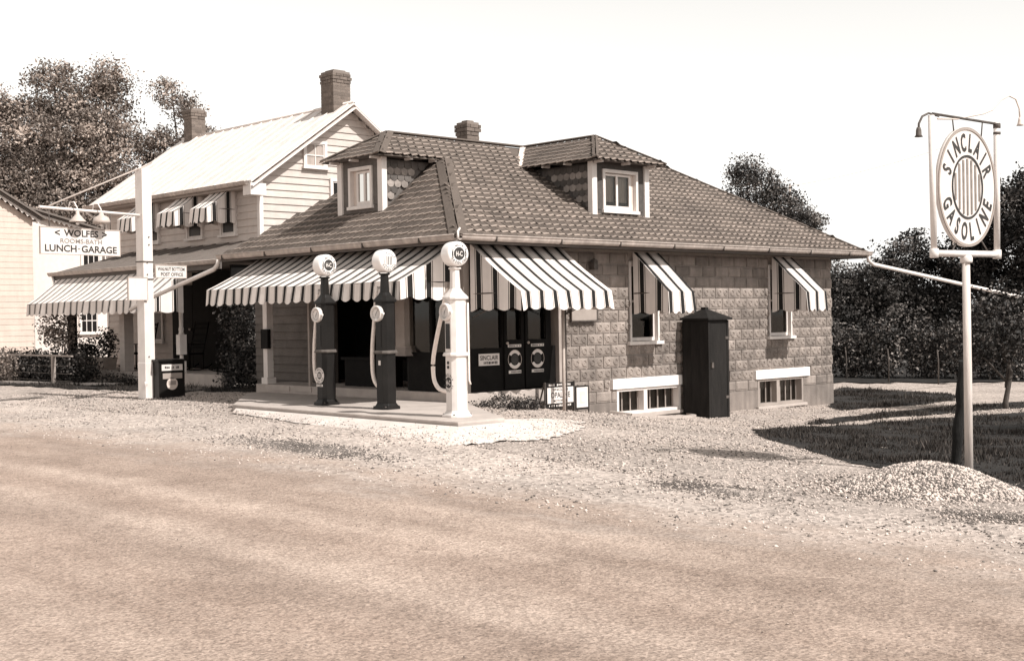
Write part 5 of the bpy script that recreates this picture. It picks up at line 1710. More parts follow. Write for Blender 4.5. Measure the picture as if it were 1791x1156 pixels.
board("hanging_sign", PB + ad * -1.47 + Vector((0, 0, 3.305)), 1.74, .47, "white board hanging from the crossarm, lettered for rooms, lunch and garage",
      [("<", -.76 + .24, .15, .11, .10, .02, 0), ("WOLFES", .0, .15, .76, .125, .022, 0), (">", .52, .15, .11, .10, .02, 0),
       ("ROOMS-BATH", 0, .005, .92, .085, .012, 1), ("LUNCH", -.45, -.135, .68, .13, .022, 0), ("-", -.055, -.135, .05, .02, .02, 1), ("GARAGE", .40, -.135, .80, .13, .022, 0)])
hs = [o for o in COL.objects if o.name.startswith("hanging_sign")][0]
for dx in (-2.15, -.8):
    MB().tube([PB + ad * dx + Vector((0, 0, 3.54)), PB + ad * dx + Vector((0, 0, 3.88))], .008, 6).build("hanger", M['iron'], hs)
board("post_office_sign", PB + ad * .535 + an * .13 + Vector((0, 0, 2.785)), .76, .23, "small white post office board nailed to the right of the tall post",
      [("WALNUT BOTTOM", 0, .05, .68, .07, .015, 0), ("POST OFFICE", .02, -.055, .56, .07, .015, 0)])
board("faded_sign", PB + ad * -.29 + an * .13 + Vector((0, 0, 2.44)), .44, .42, "faded white square board on the left of the tall post, lettering worn away", [])
# lamps over the board
for dx, lb in ((-1.70, "bell shaped lamp over the rooms board, nearer the arm's tip"), (-1.17, "rounder lamp over the rooms board, nearer the tall post")):
    L0 = PB + ad * dx + Vector((0, 0, 3.90))
    r = empty("sign_lamp", tuple(L0), lb, "lamp", "lamps over the rooms board")
    MB().tube([L0 + ad * -.03, L0 + Vector((0, 0, .12)), L0 + ad * .05 + Vector((0, 0, .13)) + an * .06, L0 + an * .12 + ad * .07 + Vector((0, 0, .02)), L0 + an * .13 + ad * .07 + Vector((0, 0, -.06))], .012, 8).build("arm", M['white'], r)
    c = L0 + an * .13 + ad * .07
    prof = [(.03, -.04), (.035, -.1), (.06, -.13), (.15, -.23), (.155, -.24), (.05, -.235)] if dx < -1.5 else [(.03, -.04), (.05, -.09), (.13, -.13), (.16, -.2), (.155, -.25), (.05, -.24)]
    MB().lathe(tuple(c), prof, 18).build("shade", M['lamp_metal'], r)
    MB().lathe(tuple(c), [(.02, -.24), (.035, -.26), (.03, -.29), (.0, -.30)], 12).build("bulb", M['globe'], r)

# dark oil rack by the post
ck = empty("oil_rack", (12.55, 22.75, .3), "black oil rack with pale labels at the foot of the tall post", "rack")
x0, x1, y0, y1 = 12.28, 12.84, 22.72, 23.0
b = MB(); b.box((x0, y0, .28), (x1, y1, 1.02)); b.build("body", M['black'], ck, bevel=0.01)
b = MB(); b.box((x0 - .04, y0 - .04, .26), (x1 + .04, y1 + .03, .31)); b.build("base", M['black'], ck)
b = MB(); b.box((x0 - .03, y0 - .03, 1.02), (x1 + .03, y1 + .02, 1.06)); b.build("lid", M['black'], ck)
b = MB(); b.box((x0 + .06, y0 - .006, .84), (x1 - .05, y0 - .001, .96), 0)
scrawl(b, ((x0 + x1) / 2, y0 - .006, .9), (1, 0, 0), (0, 0, 1), .36, .05, .003, 1, 8)
b.box((x0 + .08, y0 - .006, .68), (x1 - .06, y0 - .001, .79), 2); b.build("label", [M['signwhite'], M['ink'], M['clap_dim']], ck)
b = MB(); disc(b, ((x0 + x1) / 2, y0 - .006, .58), (1, 0, 0), (0, 0, 1), 0, .12, 0, 20, 0, 360, 0); b.box((x0 + .2, y0 - .010, .56), (x1 - .2, y0 - .0065, .64), 1); b.build("round_label", [M['canvas_tan'], M['clap_dim']], ck)

# ------------------------------------------------------------------ round sign on its pole
az2 = R(-11.5)
sd_ = Vector((math.cos(az2), math.sin(az2), 0)); sn = Vector((math.sin(az2), -math.cos(az2), 0))
SP = Vector((13.2, 6.62, 0))
RS = empty("round_gasoline_sign", (13.2, 6.62, -.05), "round white gasoline sign in a pipe frame on a tall pole", "sign")
MB().tube([SP + Vector((0, 0, -.3)), SP + Vector((0, 0, 1.1)), SP + Vector((-.01, 0, 2.34))], [.045, .043, .041], 14).build("pole", M['polewhite'], RS)
MB().lathe(tuple(SP), [(.062, 2.28), (.066, 2.30), (.066, 2.34), (.05, 2.36)], 14).build("pole_collar", M['white'], RS)
Lx, Rx = -.52, .52
f1 = MB(); f1.tube([SP + sd_ * Lx + Vector((0, 0, 2.38)), SP + sd_ * Rx + Vector((0, 0, 2.38))], .036, 12); f1.build("bottom_pipe", M['white'], RS)
for x in (Lx, Rx):
    f1 = MB(); f1.tube([SP + sd_ * x + Vector((0, 0, 2.36)), SP + sd_ * x * 1.04 + Vector((0, 0, 3.84))], .033, 12); f1.build("upright_pipe", M['white'], RS)
    f1 = MB(); f1.lathe(tuple(SP + sd_ * x), [(.045, 2.33), (.048, 2.38), (.045, 2.43)], 12); f1.build("elbow", M['white'], RS)
f1 = MB(); f1.tube([SP + sd_ * (Lx * 1.0) + Vector((0, 0, 3.86)), SP + sd_ * (Rx * 1.08) + Vector((0, 0, 3.82))], .014, 10); f1.build("top_pipe", M['iron'], RS)
f1 = MB(); f1.lathe(tuple(SP + sd_ * Rx * 1.045), [(.03, 3.70), (.04, 3.705), (.04, 3.73), (.03, 3.735), (.03, 3.77), (.04, 3.775), (.04, 3.82), (.025, 3.84)], 12); f1.build("pipe_union", M['iron'], RS)
CC = SP + Vector((0, 0, 3.10)) + sd_ * .0
def lens(c, r, th, mb, seg=48, mi=0):
    prof = [(r * .985, -th / 2), (r, -th / 2 + .006), (r, th / 2 - .006), (r * .985, th / 2)]
    n0 = len(mb.v)
    for rr, h in prof:
        for k in range(seg):
            t = 2 * math.pi * k / seg
            mb.v.append(tuple(c + sd_ * rr * math.cos(t) + Vector((0, 0, 1)) * rr * 1.36 * math.sin(t) + sn * h))
    for i in range(3):
        for k in range(seg):
            k2 = (k + 1) % seg
            mb.f.append([n0 + i * seg + k, n0 + i * seg + k2, n0 + (i + 1) * seg + k2, n0 + (i + 1) * seg + k]); mb.m.append(mi); mb.smooth.append(True)
    mb.f.append([n0 + k for k in range(seg)]); mb.m.append(mi); mb.smooth.append(False)
    mb.f.append([n0 + 3 * seg + k for k in range(seg)]); mb.m.append(mi); mb.smooth.append(False)
RD = .475
ds = MB(); lens(CC, RD, .05, ds); dsk = ds.build("sign_disc", M['signwhite'], RS)
# raised rim, inner ring, bars and letters.  the sign is a tall oval: up vector stretched
UP = Vector((0, 0, 1))
def ering(mb, r0, r1, off, mi=0, seg=56):
    for k in range(seg):
        t0, t1 = 2 * math.pi * k / seg, 2 * math.pi * (k + 1) / seg
        P = lambda r, t: CC + sd_ * r * math.cos(t) + UP * r * 1.36 * math.sin(t) + sn * off
        mb.face([P(r0, t0), P(r1, t0), P(r1, t1), P(r0, t1)], mi)
        mb.face([P(r0, t0) - sn * .012, P(r0, t0), P(r0, t1), P(r0, t1) - sn * .012], mi)
        mb.face([P(r1, t1) - sn * .012, P(r1, t1), P(r1, t0), P(r1, t0) - sn * .012], mi)
rm_ = MB(); ering(rm_, RD * .955, RD, .034); rm_.build("rim", M['clap_dim'], dsk)
rm_ = MB(); ering(rm_, RD * .50, RD * .535, .034); rm_.build("inner_ring", M['ink'], dsk)
bars = MB()
for k in range(7):
    u = (-3 + k) * RD * .138
    h_ = math.sqrt(max(0, (RD * .47) ** 2 - u * u)) * 1.36
    bars.obox(CC + sd_ * u + sn * .028, sd_ * .012, UP * h_, sn * .006)
bars.build("stripe_bar", M['ink_grey'], dsk)
lt = MB()
def oval_text(mbx, body, a0, a1, rad, h, inward, bold):
    k = len(body)
    for i, ch in enumerate(body):
        a = R(a0 + (a1 - a0) * i / (k - 1))
        pos = CC + sd_ * rad * math.sin(a) + UP * rad * 1.36 * math.cos(a)
        # local frame: circle frame stretched like the sign itself
        rd = Vector((math.sin(a), math.cos(a))); tn = Vector((math.cos(a), -math.sin(a)))
        if inward: rd, tn = -rd, -tn
        v, f = text_geo(ch, bold)
        x0, x1 = v[:, 0].min(), v[:, 0].max(); y0, y1 = v[:, 1].min(), v[:, 1].max()
        sc = h / max(y1 - y0, 1e-6)
        pts = []
        for x, y, _ in v:
            q = tn * ((x - (x0 + x1) / 2) * sc * .62) + rd * ((y - (y0 + y1) / 2) * sc)
            pts.append(pos + sd_ * q[0] + UP * q[1] * 1.36 + sn * .030)
        mbx.mesh(pts, f)
oval_text(lt, "SINCLAIR", -68, 68, RD * .745, RD * .31, False, .03)
lt.build("lettering", M['ink'], dsk)
lt = MB()
oval_text(lt, "GASOLINE", 248, 112, RD * .745, RD * .31, True, .03)
lt.build("lettering", M['ink'], dsk)
for x in (-.2, .3):
    MB().tube([SP + sd_ * x + Vector((0, 0, 3.84)), CC + sd_ * x * .9 + UP * (RD * 1.36 * math.sqrt(1 - (x * .9 / RD) ** 2))], .008, 6).build("chain", M['iron'], RS)
    MB().tube([SP + sd_ * x * 1.3 + Vector((0, 0, 2.38)), CC + sd_ * x * .8 - UP * (RD * 1.36 * math.sqrt(1 - (x * .8 / RD) ** 2))], .008, 6).build("chain", M['iron'], RS)
# gooseneck lamps at the top of the frame
T0 = SP + sd_ * Lx + Vector((0, 0, 3.84))
g_ = MB(); g_.tube([T0 + sd_ * .1, T0 + sd_ * -.06 + Vector((0, 0, .02)), T0 + sd_ * -.16 - UP * .02, T0 + sd_ * -.215 - UP * .1, T0 + sd_ * -.22 - UP * .17], .012, 8); g_.build("lamp_arm", M['iron'], RS)
g_ = MB(); g_.lathe(tuple(T0 + sd_ * -.22 - UP * .17), [(.02, .03), (.028, 0), (.03, -.05), (.045, -.07)], 12); g_.build("lamp_socket", M['iron'], RS)
T1 = SP + sd_ * Rx + Vector((0, 0, 3.84))
g_ = MB(); g_.tube([T0 + sd_ * .08 + Vector((0, 0, -.03)), T0 + sd_ * .4 - UP * .01, T1 + sd_ * -.2 + UP * .08, T1 + sd_ * -.05 + UP * .13, T1 + sd_ * .1 + UP * .25, T1 + sd_ * .24 + UP * .31, T1 + sd_ * .36 + UP * .28, T1 + sd_ * .42 + UP * .18, T1 + sd_ * .43 + UP * .05], .009, 8); g_.build("lamp_arm", M['canvas_tan'], RS)
g_ = MB(); g_.lathe(tuple(T1 + sd_ * .43 + UP * .05), [(.015, .03), (.02, 0), (.028, -.04), (.04, -.06)], 12); g_.build("lamp_socket", M['canvas_tan'], RS)

# old charred stump post behind the pole
sb = MB()
pts, rs = [], []
for i in range(12):
    t = i / 11
    pts.append((13.80 - .09 * t + .012 * math.sin(i * 2.1), 7.10 - .17 * t, -.25 + 1.45 * t)); rs.append(.060 - .012 * t + .006 * math.sin(i * 1.7))
sb.tube(pts, rs, 12)
so_ = sb.build("stump_post", M['stump'], None)
for v in so_.data.vertices:
    v.co.x += .012 * noise.noise(v.co * 9); v.co.y += .012 * noise.noise(v.co * 9 + Vector((5, 0, 0)))
tag(so_, "dark weathered wooden stump post leaning behind the sign pole", "post")

# gravel heap
PC = np.array([11.85, 6.35])
dirA = np.array([-math.sin(R(46)), math.cos(R(46))])  # across the view
def pile_h(x, y):
    d = np.stack([x - PC[0], y - PC[1]], -1)
    u = d @ dirA; v = d @ np.array([dirA[1], -dirA[0]])
    r = np.sqrt((u / .90) ** 2 + (v / .82) ** 2)
    s = np.clip(1 - r, 0, 1)
    return .37 * s ** 1.0 * (1 - .25 * np.clip(1 - r * 2.2, 0, 1))
gx2, gy2 = np.meshgrid(np.arange(10.3, 13.3, .06), np.arange(4.9, 7.9, .06), indexing='ij')
hp = pile_h(gx2, gy2)
id_ = np.arange(gx2.size).reshape(gx2.shape)
fcs = np.stack([id_[:-1, :-1], id_[1:, :-1], id_[1:, 1:], id_[:-1, 1:]], -1)
kp_ = (hp[:-1, :-1] + hp[1:, 1:]) > 0.001
gh = fast_mesh("gravel_heap", np.stack([gx2, gy2, hz_arr(gx2, gy2) + hp - .01], -1).reshape(-1, 3), fcs[kp_], M['gravel'], smooth=True)
tag(gh, "low heap of gravel tipped at the foot of the round sign", "gravel heap", kind="stuff")
n = 20000
a = nrs.uniform(0, 2 * np.pi, n); rr = np.sqrt(nrs.uniform(0, 1, n)) * 1.02 * (1 + .5 * (nrs.rand(n) < .12) * nrs.rand(n))
u = np.cos(a) * rr * .92; v = np.sin(a) * rr * .82
x = PC[0] + u * dirA[0] + v * dirA[1]; y = PC[1] + u * dirA[1] - v * dirA[0]
stones("heap_stones", x, y, .004, .007, .028, "loose stones covering the gravel heap", [M['pebble'], M['pebble2']], pile_h(x, y), dark_share=.5)
# loose stones over the forecourt
STAINS = [(8.95, 13.0, .2, .75, 2600), (9.9, 7.6, .2, .4, 900), (12.1, 22.6, .12, .5, 500), (10.4, 5.0, .3, .3, 900)]
n = 100000
x = nrs.uniform(7.6, 26, n); y = nrs.uniform(1.5, 27, n)
k = (x * 0 + 1).astype(bool)
k &= ~inside(x, y, IP) & ~inside(x, y, LAWN1) & ~inside(x, y, LAWN2) & ~inside(x, y, LAWN3) & ~inside(x, y, LAWN4)
k &= ~((x > 13.4) & (y > 15.05)) & (x * .72 + y * .69 > 8) & ~((x < 10.0) & (nrs.rand(n) < np.clip((10.0 - x) / 3.0, 0, .95)))
k &= ~((x > 10.8) & (x < 12.6) & (y > 12.2) & (y < 18) & (nrs.rand(n) < .55))
ang = np.degrees(np.arctan2(y, x)); k &= (ang > 21) & (ang < 71)
x, y = x[k], y[k]
stones("loose_gravel", x, y, np.where(x < 10.4, .021, .004), .006, .023, "loose pale stones scattered over the forecourt", [M['pebble'], M['pebble2']])
# grit washed over the outer half of the cement apron
n = 2600
ki = nrs.randint(0, NA - 1, n); tq = 1 - np.abs(nrs.normal(0, .33, n))
RW = np.array(rows); ok = tq > 0
fq = np.clip(tq, 0, .999) * (NB - 1); q0 = fq.astype(int); ff_ = (fq - q0)[:, None]
pt = RW[ki, q0] * (1 - ff_) + RW[ki, q0 + 1] * ff_
pt = (pt + (RW[ki + 1, q0] - RW[ki, q0]) * nrs.rand(n)[:, None])[ok]
stones("apron_grit", pt[:, 0], pt[:, 1], pt[:, 2] - hz_arr(pt[:, 0], pt[:, 1]) + .002, .004, .017, "stones and grit strewn over the edge of the cement apron", [M['pebble'], M['pebble2']])
n = 75000
x = nrs.uniform(3.2, 9.8, n); y = nrs.uniform(1.2, 22, n)
for (u_, w_, sx_, sy_, cnt) in STAINS:
    x = nrs.normal(u_, sx_, cnt); y = nrs.normal(w_, sy_, cnt)
    stones("dark_gravel", x, y, np.where(x < 10.4, .021, .004), .008, .02, "patch of darker gravel on the forecourt", [M['pebble2'], M['pebble2']])
n = 5000
x = nrs.uniform(3.5, 8.6, n); y = nrs.uniform(1.2, 22, n)
stones("road_stones", x, y, .020, .002, .0085, "small stones and grit lying on the dirt road", [M['grit'], M['pebble2']], dark_share=.3)

# ------------------------------------------------------------------ vegetation
def leaf_cloud(blobs, n, size, per=14, seed=1, up=0.35, clump=None):
    """blobs: (cx,cy,cz,rx,ry,rz,weight). leaves gather in sprays on the outside of each blob"""
    rs_ = np.random.RandomState(seed)
    B = np.array(blobs, float)
    wt = B[:, 6] / B[:, 6].sum()
    nc = max(4, n // per)
    bi = rs_.choice(len(B), nc, p=wt)
    d = rs_.normal(size=(nc, 3)); d /= np.linalg.norm(d, axis=1)[:, None]
    rad = rs_.uniform(.35, 1.0, nc) ** .5
    c = B[bi, :3] + d * B[bi, 3:6] * rad[:, None] * rs_.uniform(.82, 1.1, nc)[:, None]
    cr_ = size * rs_.uniform(1.2, 2.6, nc) if clump is None else clump * rs_.uniform(.45, 1.25, nc)
    k = np.repeat(np.arange(nc), per)
    p = c[k] + np.clip(rs_.normal(size=(len(k), 3)), -1.45, 1.45) * np.array([1, 1, .72]) * cr_[k][:, None] * .62
    m = len(k)
    nrm = d[k] * .55 + rs_.normal(size=(m, 3)) * .8; nrm[:, 2] += up
    nrm /= np.linalg.norm(nrm, axis=1)[:, None]
    t = np.cross(nrm, rs_.normal(size=(m, 3))); t /= np.linalg.norm(t, axis=1)[:, None] + 1e-9
    b = np.cross(nrm, t)
    s = size * rs_.uniform(.45, 1.0, m)
    V = np.empty((m, 4, 3))
    V[:, 0] = p - t * s[:, None] * .5; V[:, 1] = p + b * s[:, None] * .30 + nrm * s[:, None] * .06; V[:, 2] = p + t * s[:, None] * .5; V[:, 3] = p - b * s[:, None] * .30 + nrm * s[:, None] * .06
    F = np.arange(4 * m).reshape(m, 4)
    mi = np.clip((rs_.rand(nc)[k] ** 1.3 * 2.6 + rs_.rand(m) * .8 - .2), 0, 2.99).astype(int)
    return V.reshape(-1, 3), F, mi

def tree(name, loc, h, blobs, n, size, label, cat, group=None, dark=False, trunk_r=.22, seed=1, per=14, limbs=7, trunk=True, clump=None, pre=None):
    x, y = loc
    z0 = hz(x, y) - .1
    r = empty(name, (x, y, z0), label, cat, group)
    W_ = [(b[0], b[1], b[2], b[3], b[4], b[5], b[6] if len(b) > 6 else b[3] * b[5]) for b in blobs]
    V, F, mi = leaf_cloud(W_, n, size, per, seed, clump=clump)
    pre = pre or ('dleaf' if dark else 'leaf')
    fast_mesh("crown", V, F, [M[pre + '0'], M[pre + '1'], M[pre + '2']], mi, parent=r)
    if trunk:
        rg = random.Random(seed)
        t = MB()
        top = max(b[2] for b in blobs)
        th = max(.3, top * .75)
        t.tube([(0, 0, -.1), (rg.uniform(-.03, .03), 0, th * .15), (rg.uniform(-.1, .1), rg.uniform(-.1, .1), th * .5), (rg.uniform(-.2, .2), rg.uniform(-.2, .2), th)], [trunk_r * 1.35, trunk_r, trunk_r * .75, trunk_r * .3], 9)
        r['local'] = 1
        t.build("trunk", M['bark'], r)
        lm = MB()
        for k in range(limbs):
            b = blobs[k % len(blobs)]
            zz = th * rg.uniform(.25, .7)
            e = Vector((b[0] + rg.uniform(-.5, .5) * b[3], b[1] + rg.uniform(-.5, .5) * b[4], b[2] + rg.uniform(-.1, .6) * b[5]))
            mid_ = Vector((e.x * .45, e.y * .45, zz + (e.z - zz) * .62))
            lm.tube([(0, 0, zz), mid_, e], [trunk_r * .5, trunk_r * .32, trunk_r * .08], 6)
        lm.build("limb", M['bark'], r)
    return r

vd = Vector((math.cos(YAW), math.sin(YAW), 0)); vr = Vector((math.sin(YAW), -math.cos(YAW), 0))
def bl(u, w, z, ru, rw, rz, k=1.0):
    """blob given across the crown (u), in depth (w), and height"""
    p = vr * u + vd * w
    return (p.x, p.y, z, (ru + rw) / 2, (ru + rw) / 2, rz, k * ru * rz)
# left: big maple-like tree behind the house, with lower neighbours
tree("broadleaf_tree", (25.6, 55.4), 13, [bl(-.5, 0, 12.0, 1.3, 1.4, 1.5), bl(-1.9, 0, 10.3, 1.5, 1.6, 1.6), bl(1.5, .4, 11.2, 1.3, 1.4, 1.7), bl(.2, -.6, 9.6, 2.6, 2.2, 1.9), bl(-2.0, -.3, 8.2, 2.2, 2.0, 1.8), bl(2.2, -.2, 8.8, 1.9, 2, 2.0), bl(2.0, 0, 12.4, .8, .8, .9), bl(-2.6, 0, 11.3, .8, .8, .8), bl(0.2, -.5, 7.0, 3.0, 2.2, 2.0), bl(-1.6, 0, 5.0, 2.6, 2.2, 2.0), bl(1.6, 0, 5.0, 2.4, 2.2, 2.0)],
     115000, .18, "tallest sunlit tree rising behind the house on the left", "tree", "leafy trees behind the house", seed=3, trunk_r=.38, limbs=12, per=90, clump=.62)
tree("broadleaf_tree", (22.2, 56.5), 9, [bl(-1.2, 0, 9.0, 1.4, 1.5, 1.5), bl(.2, 0, 7.2, 2.0, 2, 1.7), bl(-1.4, 0, 6.0, 1.9, 2, 1.9), bl(0.4, -.5, 4.4, 2.4, 2, 1.8), bl(1.6, -.4, 5.2, 1.9, 1.7, 1.7), bl(-1.2, 0, 3.2, 1.9, 1.7, 1.6)],
     62000, .18, "shorter leafy tree at the left edge above the cream building", "tree", "leafy trees behind the house", seed=5, trunk_r=.3, per=90, clump=.6)
tree("broadleaf_tree", (29.4, 51.6), 10, [bl(-.9, 0, 11.9, .5, .6, .7, .6), bl(.1, 0, 11.2, .6, .6, .7, .7), bl(.5, 0, 9.6, 1.0, 1, .9), bl(-.8, 0, 9.2, 1.0, 1.0, 1.2), bl(-.6, 0, 7.6, 1.5, 1.2, 1.4), bl(.5, 0, 7.2, 1.4, 1.2, 1.4), bl(-.6, 0, 5.6, 1.9, 1.3, 1.5)],
     38000, .16, "slim airy tree just left of the house's far chimney", "tree", "leafy trees behind the house", seed=8, trunk_r=.2, per=70, clump=.45)
# behind the station on the right
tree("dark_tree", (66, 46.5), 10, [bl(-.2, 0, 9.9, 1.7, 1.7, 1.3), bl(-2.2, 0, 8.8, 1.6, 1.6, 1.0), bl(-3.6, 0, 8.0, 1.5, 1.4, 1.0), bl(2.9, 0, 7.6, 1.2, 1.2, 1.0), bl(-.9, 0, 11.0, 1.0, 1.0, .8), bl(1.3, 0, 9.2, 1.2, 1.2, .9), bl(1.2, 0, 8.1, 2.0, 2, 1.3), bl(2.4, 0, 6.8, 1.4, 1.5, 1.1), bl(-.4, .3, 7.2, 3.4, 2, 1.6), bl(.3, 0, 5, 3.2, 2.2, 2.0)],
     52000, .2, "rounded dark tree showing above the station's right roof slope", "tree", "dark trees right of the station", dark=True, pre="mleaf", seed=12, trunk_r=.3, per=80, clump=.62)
R_TREES = [((47.2, 30.2), 4.6, 2.2, "low dark tree close behind the far corner of the station"), ((49.5, 27.4), 5.3, 2.2, "dark spreading tree behind the garden plants"),
           ((51.0, 24.8), 6.3, 1.9, "dark tree directly behind the round sign"), ((50.5, 22.0), 7.9, 2.2, "tallest dark tree right of the round sign"), ((52, 18.6), 7.2, 2.4, "dark tree at the right edge of the view"),
           ((57, 34.2), 4.4, 2.4, "farther dark tree filling the gap behind the station")]
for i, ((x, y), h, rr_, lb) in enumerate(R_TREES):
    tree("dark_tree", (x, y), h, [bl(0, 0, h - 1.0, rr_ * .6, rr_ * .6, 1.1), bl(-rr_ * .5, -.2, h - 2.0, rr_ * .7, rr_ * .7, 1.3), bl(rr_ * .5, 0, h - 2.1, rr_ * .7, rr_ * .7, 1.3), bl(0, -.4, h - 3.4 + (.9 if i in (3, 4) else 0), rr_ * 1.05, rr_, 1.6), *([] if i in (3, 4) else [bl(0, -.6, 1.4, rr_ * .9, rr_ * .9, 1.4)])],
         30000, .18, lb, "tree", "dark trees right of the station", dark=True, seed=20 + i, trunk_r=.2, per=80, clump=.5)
# garden row (tall leafy plants) before the trees
for i in range(7):
    t = i / 6
    x, y = 33.2 + 2.6 * t + rnd.uniform(-.3, .3), 21.4 - 5.2 * t
    h = rnd.uniform(1.5, 2.0)
    tree("garden_shrub", (x, y), h, [bl(0, 0, h * .72, .52, .45, h * .3), bl(.05, 0, h * .35, .55, .45, h * .34)], 3000, .13,
         ["leafy garden plant at the left end of the row beside the station", "second garden plant from the station corner", "third garden plant from the station corner", "middle garden plant of the row behind the gravel path", "third garden plant left of the sign pole",
          "second garden plant left of the sign pole", "garden plant right behind the sign pole"][i], "shrub", "garden plants in a row", dark=True, pre="mleaf", seed=50 + i, trunk_r=.02, limbs=3, per=9)
for (x, y), lb in (((33.0, 20.3), "thin garden stake nearest the station"), ((32.6, 18.7), "thin pale garden stake in the middle of the plant row"), ((32.6, 17.2), "thin garden stake nearest the sign pole")):
    s_ = MB(); z0 = hz(x, y); s_.tube([(x, y, z0 - .1), (x + .02, y, z0 + .6), (x, y + .02, z0 + .95)], .022, 6)
    tag(s_.build("garden_stake", M['bark']), lb, "stake", "garden stakes")
# young tree at the right edge
tree("young_tree", (24.75, 11.62), 2.6, [bl(-.35, 0, 1.75, .75, .6, .55), bl(.45, 0, 1.7, .6, .6, .6), bl(-.1, 0, 2.15, .6, .6, .4), bl(-.75, 0, 1.35, .4, .4, .35), bl(.2, 0, 1.25, .5, .5, .3)],
     4200, .11, "young tree with thin dark stem on the lawn at the right edge", "tree", dark=True, seed=71, trunk_r=.055, limbs=6, per=10)
# near tree standing just out of view on the right, whose shade falls over the lawn
tree("unseen_lawn_tree", (21.0, 4.2), 5, [bl(0, 0, 4.6, 1.6, 1.6, 1.1), bl(-.9, 0, 3.7, 1.3, 1.3, 1.0), bl(.9, 0, 3.6, 1.4, 1.4, 1.0)], 6000, .17, "leafy lawn tree beyond the right edge shading the grass", "tree", dark=True, seed=77, trunk_r=.13, limbs=6, per=12)
# vine on the porch end
V = empty("climbing_vine", (14.6, 23.6, .4), "dark climbing vine between the house porch and the station's awning", "vine")
tr = MB()
for y in (23.1, 23.5, 23.9): tr.box((14.78, y, .4), (14.80, y + .03, 2.6))
for zz in (.8, 1.3, 1.8, 2.3): tr.box((14.802, 23.0, zz), (14.82, 24.0, zz + .025))
tr.build("trellis", M['dark_wood'], V)
vv, ff, mi = leaf_cloud([(14.6, 23.5, 1.9, .25, .6, .65, 1), (14.55, 23.4, 1.0, .25, .6, .6, 1), (14.5, 22.9, .8, .2, .3, .4, .3), (14.5, 23.3, .55, .3, .6, .3, .5)], 6000, .10, 9, 90)
vv[:, 0] -= 14.6; vv[:, 1] -= 23.6; vv[:, 2] -= .4
fast_mesh("foliage", vv, ff, [M['dleaf0'], M['dleaf1'], M['dleaf2']], mi, parent=V)
# hedge, wire fence, shrub, porch plants
def bush(name, loc, blobs, n, size, label, cat, group=None, dark=True, seed=1):
    r = empty(name, loc, label, cat, group)
    vv, ff, mi = leaf_cloud(blobs, n, size, 9, seed)
    pre = 'dleaf' if dark else 'leaf'
    fast_mesh("foliage", vv, ff, [M[pre + '0'], M[pre + '1'], M[pre + '2']], mi, parent=r)
    st_ = MB()
    rg = random.Random(seed); r['local'] = 1
    for k in range(4):
        b = blobs[k % len(blobs)]
        st_.tube([(b[0] * .3, b[1] * .3, 0), (b[0] + rg.uniform(-.5, .5) * b[3], b[1] + rg.uniform(-.5, .5) * b[4], b[2] + b[5] * .3)], [.02, .008], 5)
    st_.build("stem", M['bark'], r)
    return r
hz0 = hz(14, 31)
bush("hedge", (13.65, 31.3, hz0), [(0, k, .38, .36, .6, .40, 1) for k in (-2.3, -1.6, -.9, -.2, .5, 1.2, 1.9, 2.6)], 15000, .09, "low dark hedge behind the wire fence at the left edge", "hedge", seed=101)
bush("flower_bush", (13.2, 32.1, hz(13.2, 32.1)), [(0, 0, .38, .4, .45, .38, 1)], 1600, .09, "leafy flowering bush in front of the hedge at the left edge", "bush", dark=False, seed=102)
bush("tall_shrub", (14.0, 30.9, hz(14, 30.9)), [(0, 0, 1.45, .5, .5, .4, 1), (.05, -.2, 1.05, .35, .4, .3, .5), (0, .3, 1.2, .3, .3, .3, .4)], 1700, .10, "tall leafy shrub under the left end of the porch awning", "shrub", dark=False, seed=103)
bush("porch_weeds", (14.2, 29.0, .33), [(0, k, .12, .18, .4, .12, 1) for k in (-1.4, -.6, .4, 1.3, 2.1)], 1500, .07, "low leafy weeds along the foot of the house porch", "plants", seed=104)
bush("step_bush", (14.0, 14.72, hz(14.0, 14.72) - .02), [(0, 0, .1, .28, .36, .14, 1), (.35, -.1, .08, .3, .2, .1, .6), (-.3, .35, .06, .25, .25, .07, .5)], 2200, .05, "small dark tuft of weeds against the edge of the porch floor", "bush", seed=105)
fn_ = empty("wire_fence", (13.16, 31.5, .3), "low fence of rails and wire in front of the hedge", "fence")
for y in (29.36, 31.9, 34.4):
    MB().box((13.12, y, .2), (13.2, y + .08, 1.02)).build("post", M['clap_dim'], fn_)
MB().box((13.13, 28.4, 1.02), (13.19, 35.5, 1.055)).build("rail", M['clap_dim'], fn_)
for zz in (.45, .62, .8): MB().tube([(13.16, 28.4, zz), (13.16, 35.5, zz)], .005, 5).build("wire", M['iron'], fn_)
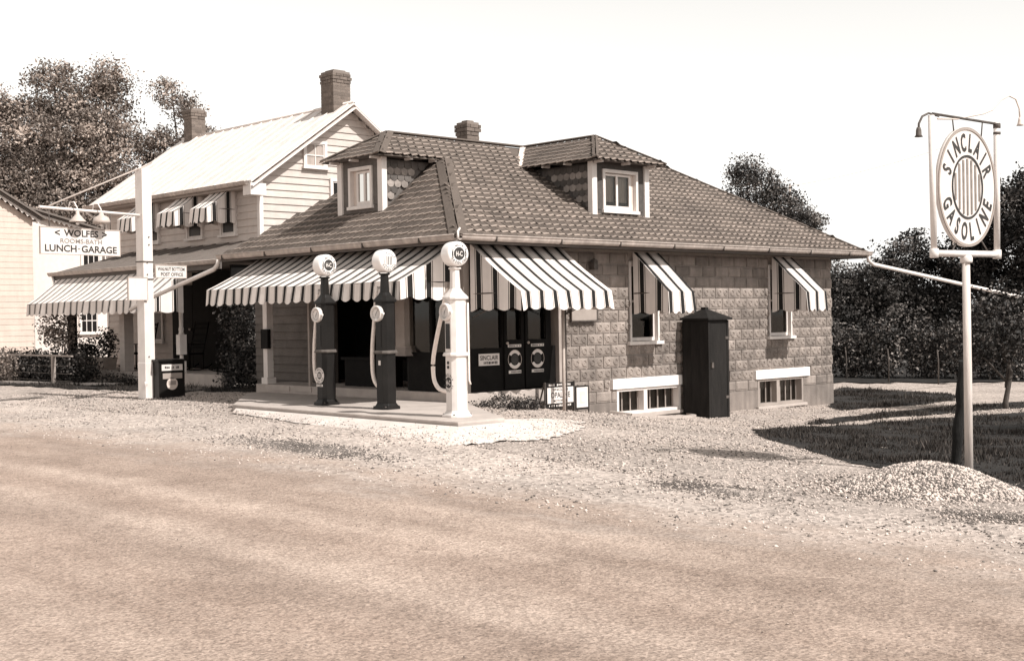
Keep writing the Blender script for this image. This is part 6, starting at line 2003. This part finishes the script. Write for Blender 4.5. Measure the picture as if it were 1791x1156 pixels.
for i, (y, lb) in enumerate(((31.35, "wooden planter box with leafy plants at the left end of the porch"), (30.4, "wooden planter box with taller leafy plants beside the square porch post"))):
    r = empty("planter_box", (14.95, y, .63), lb, "planter", "planter boxes on the porch")
    b = MB()
    b.mesh([(14.78, y - .26, .635), (15.1, y - .26, .635), (15.1, y + .26, .635), (14.78, y + .26, .635), (14.74, y - .32, .93), (15.14, y - .32, .93), (15.14, y + .32, .93), (14.74, y + .32, .93)],
           [(3, 2, 1, 0), (0, 1, 5, 4), (1, 2, 6, 5), (2, 3, 7, 6), (3, 0, 4, 7), (4, 5, 6, 7)])
    b.build("box", M['planter'], r)
    vv, ff, mi = leaf_cloud([(14.95, y, 1.12, .25, .34, .22, 1)] + ([(14.95, y - .1, 1.42, .2, .22, .22, .7)] if i else []), 750, .10, 8, 120 + i)
    vv[:, 0] -= 14.95; vv[:, 1] -= y; vv[:, 2] -= .63
    fast_mesh("foliage", vv, ff, [M['dleaf0'], M['dleaf1'], M['dleaf2']], mi, parent=r)
# rocking chairs on the porch
def rocker(loc, rz, label):
    r = empty("rocking_chair", loc, label, "chair", "rocking chairs on the porch", rz)
    r['local'] = 1
    s = MB(); s.box((-.25, -.24, .38), (.25, .24, .42)); s.build("seat", M['dark_wood'], r)
    for sy in (-.23, .23):
        k = MB(); k.tube([(-.42, sy, .10), (-.2, sy, .03), (.1, sy, .02), (.35, sy, .07), (.5, sy, .15)], .016, 6); k.build("rocker", M['dark_wood'], r)
        for sx in (-.22, .22):
            l = MB(); l.tube([(sx, sy, .03), (sx, sy, .62 if sx < 0 else .4)], .018, 6); l.build("leg", M['dark_wood'], r)
        a = MB(); a.beam((-.26, sy, .63), (.26, sy, .62), .05, .022); a.build("armrest", M['dark_wood'], r)
    b = MB()
    for sy in (-.23, .23): b.tube([(.22, sy, .4), (.42, sy, 1.15)], .018, 6)
    for zz in (.55, .7, .85, 1.0, 1.1):
        t = (zz - .4) / .75; b.beam((.22 + .2 * t, -.22, zz), (.22 + .2 * t, .22, zz), .02, .06)
    b.build("backrest", M['dark_wood'], r)
rocker((15.3, 29.3, .63), R(5), "dark rocking chair on the porch just left of the tall white post")
rocker((15.2, 24.9, .63), R(-10), "dark rocking chair at the shadowed end of the porch by the vine")
rocker((15.5, 27.2, .63), R(12), "dark rocking chair on the porch behind the oil rack")
# footpath kerb on the left and overhead wire on the right
def kerbline(pts, w, m, name, label):
    mb = MB()
    for p, q in zip(pts[:-1], pts[1:]):
        mb.beam((p[0], p[1], hz(*p) + .03), (q[0], q[1], hz(*q) + .03), w, .07)
    return tag(mb.build(name, m), label, "kerb", kind="structure")
kerbline([(12.55, 37.5), (12.9, 34), (13.1, 31.5), (13.5, 29.2), (13.95, 27.6)], .22, M['apron'], "footpath_edge", "pale stone edging of the grass strip on the left")
wr = MB(); pts = []
for i in range(13):
    t = i / 12; pts.append(tuple(Vector((73.0, 49.0, 10.2)) * (1 - t) + Vector((80.6, 41.4, 12.75)) * t + Vector((0, 0, -.25 * 4 * t * (1 - t)))))
wr.tube(pts, .016, 5)
tag(wr.build("overhead_wire", M['canvas_tan']), "thin overhead wire sloping in the sky left of the round sign", "wire")
for x_, y_, z_, lb in ((73.0, 49.0, 10.2, "far utility pole hidden in the rounded dark tree, carrying the wire"), (80.6, 41.4, 12.75, "far utility pole behind the round sign, carrying the wire")):
    wp = empty("utility_pole", (x_, y_, -.2), lb, "pole", "poles of the overhead wire")
    MB().tube([(x_, y_, -.3), (x_, y_, z_ + .1)], [.11, .08], 8).build("shaft", M['postwood'], wp)

# drop helper flags from the saved scene
for o in COL.objects:
    if 'local' in o: del o['local']
print("blocks", nblk, "shingles", len(cand), "objects", len(COL.objects))
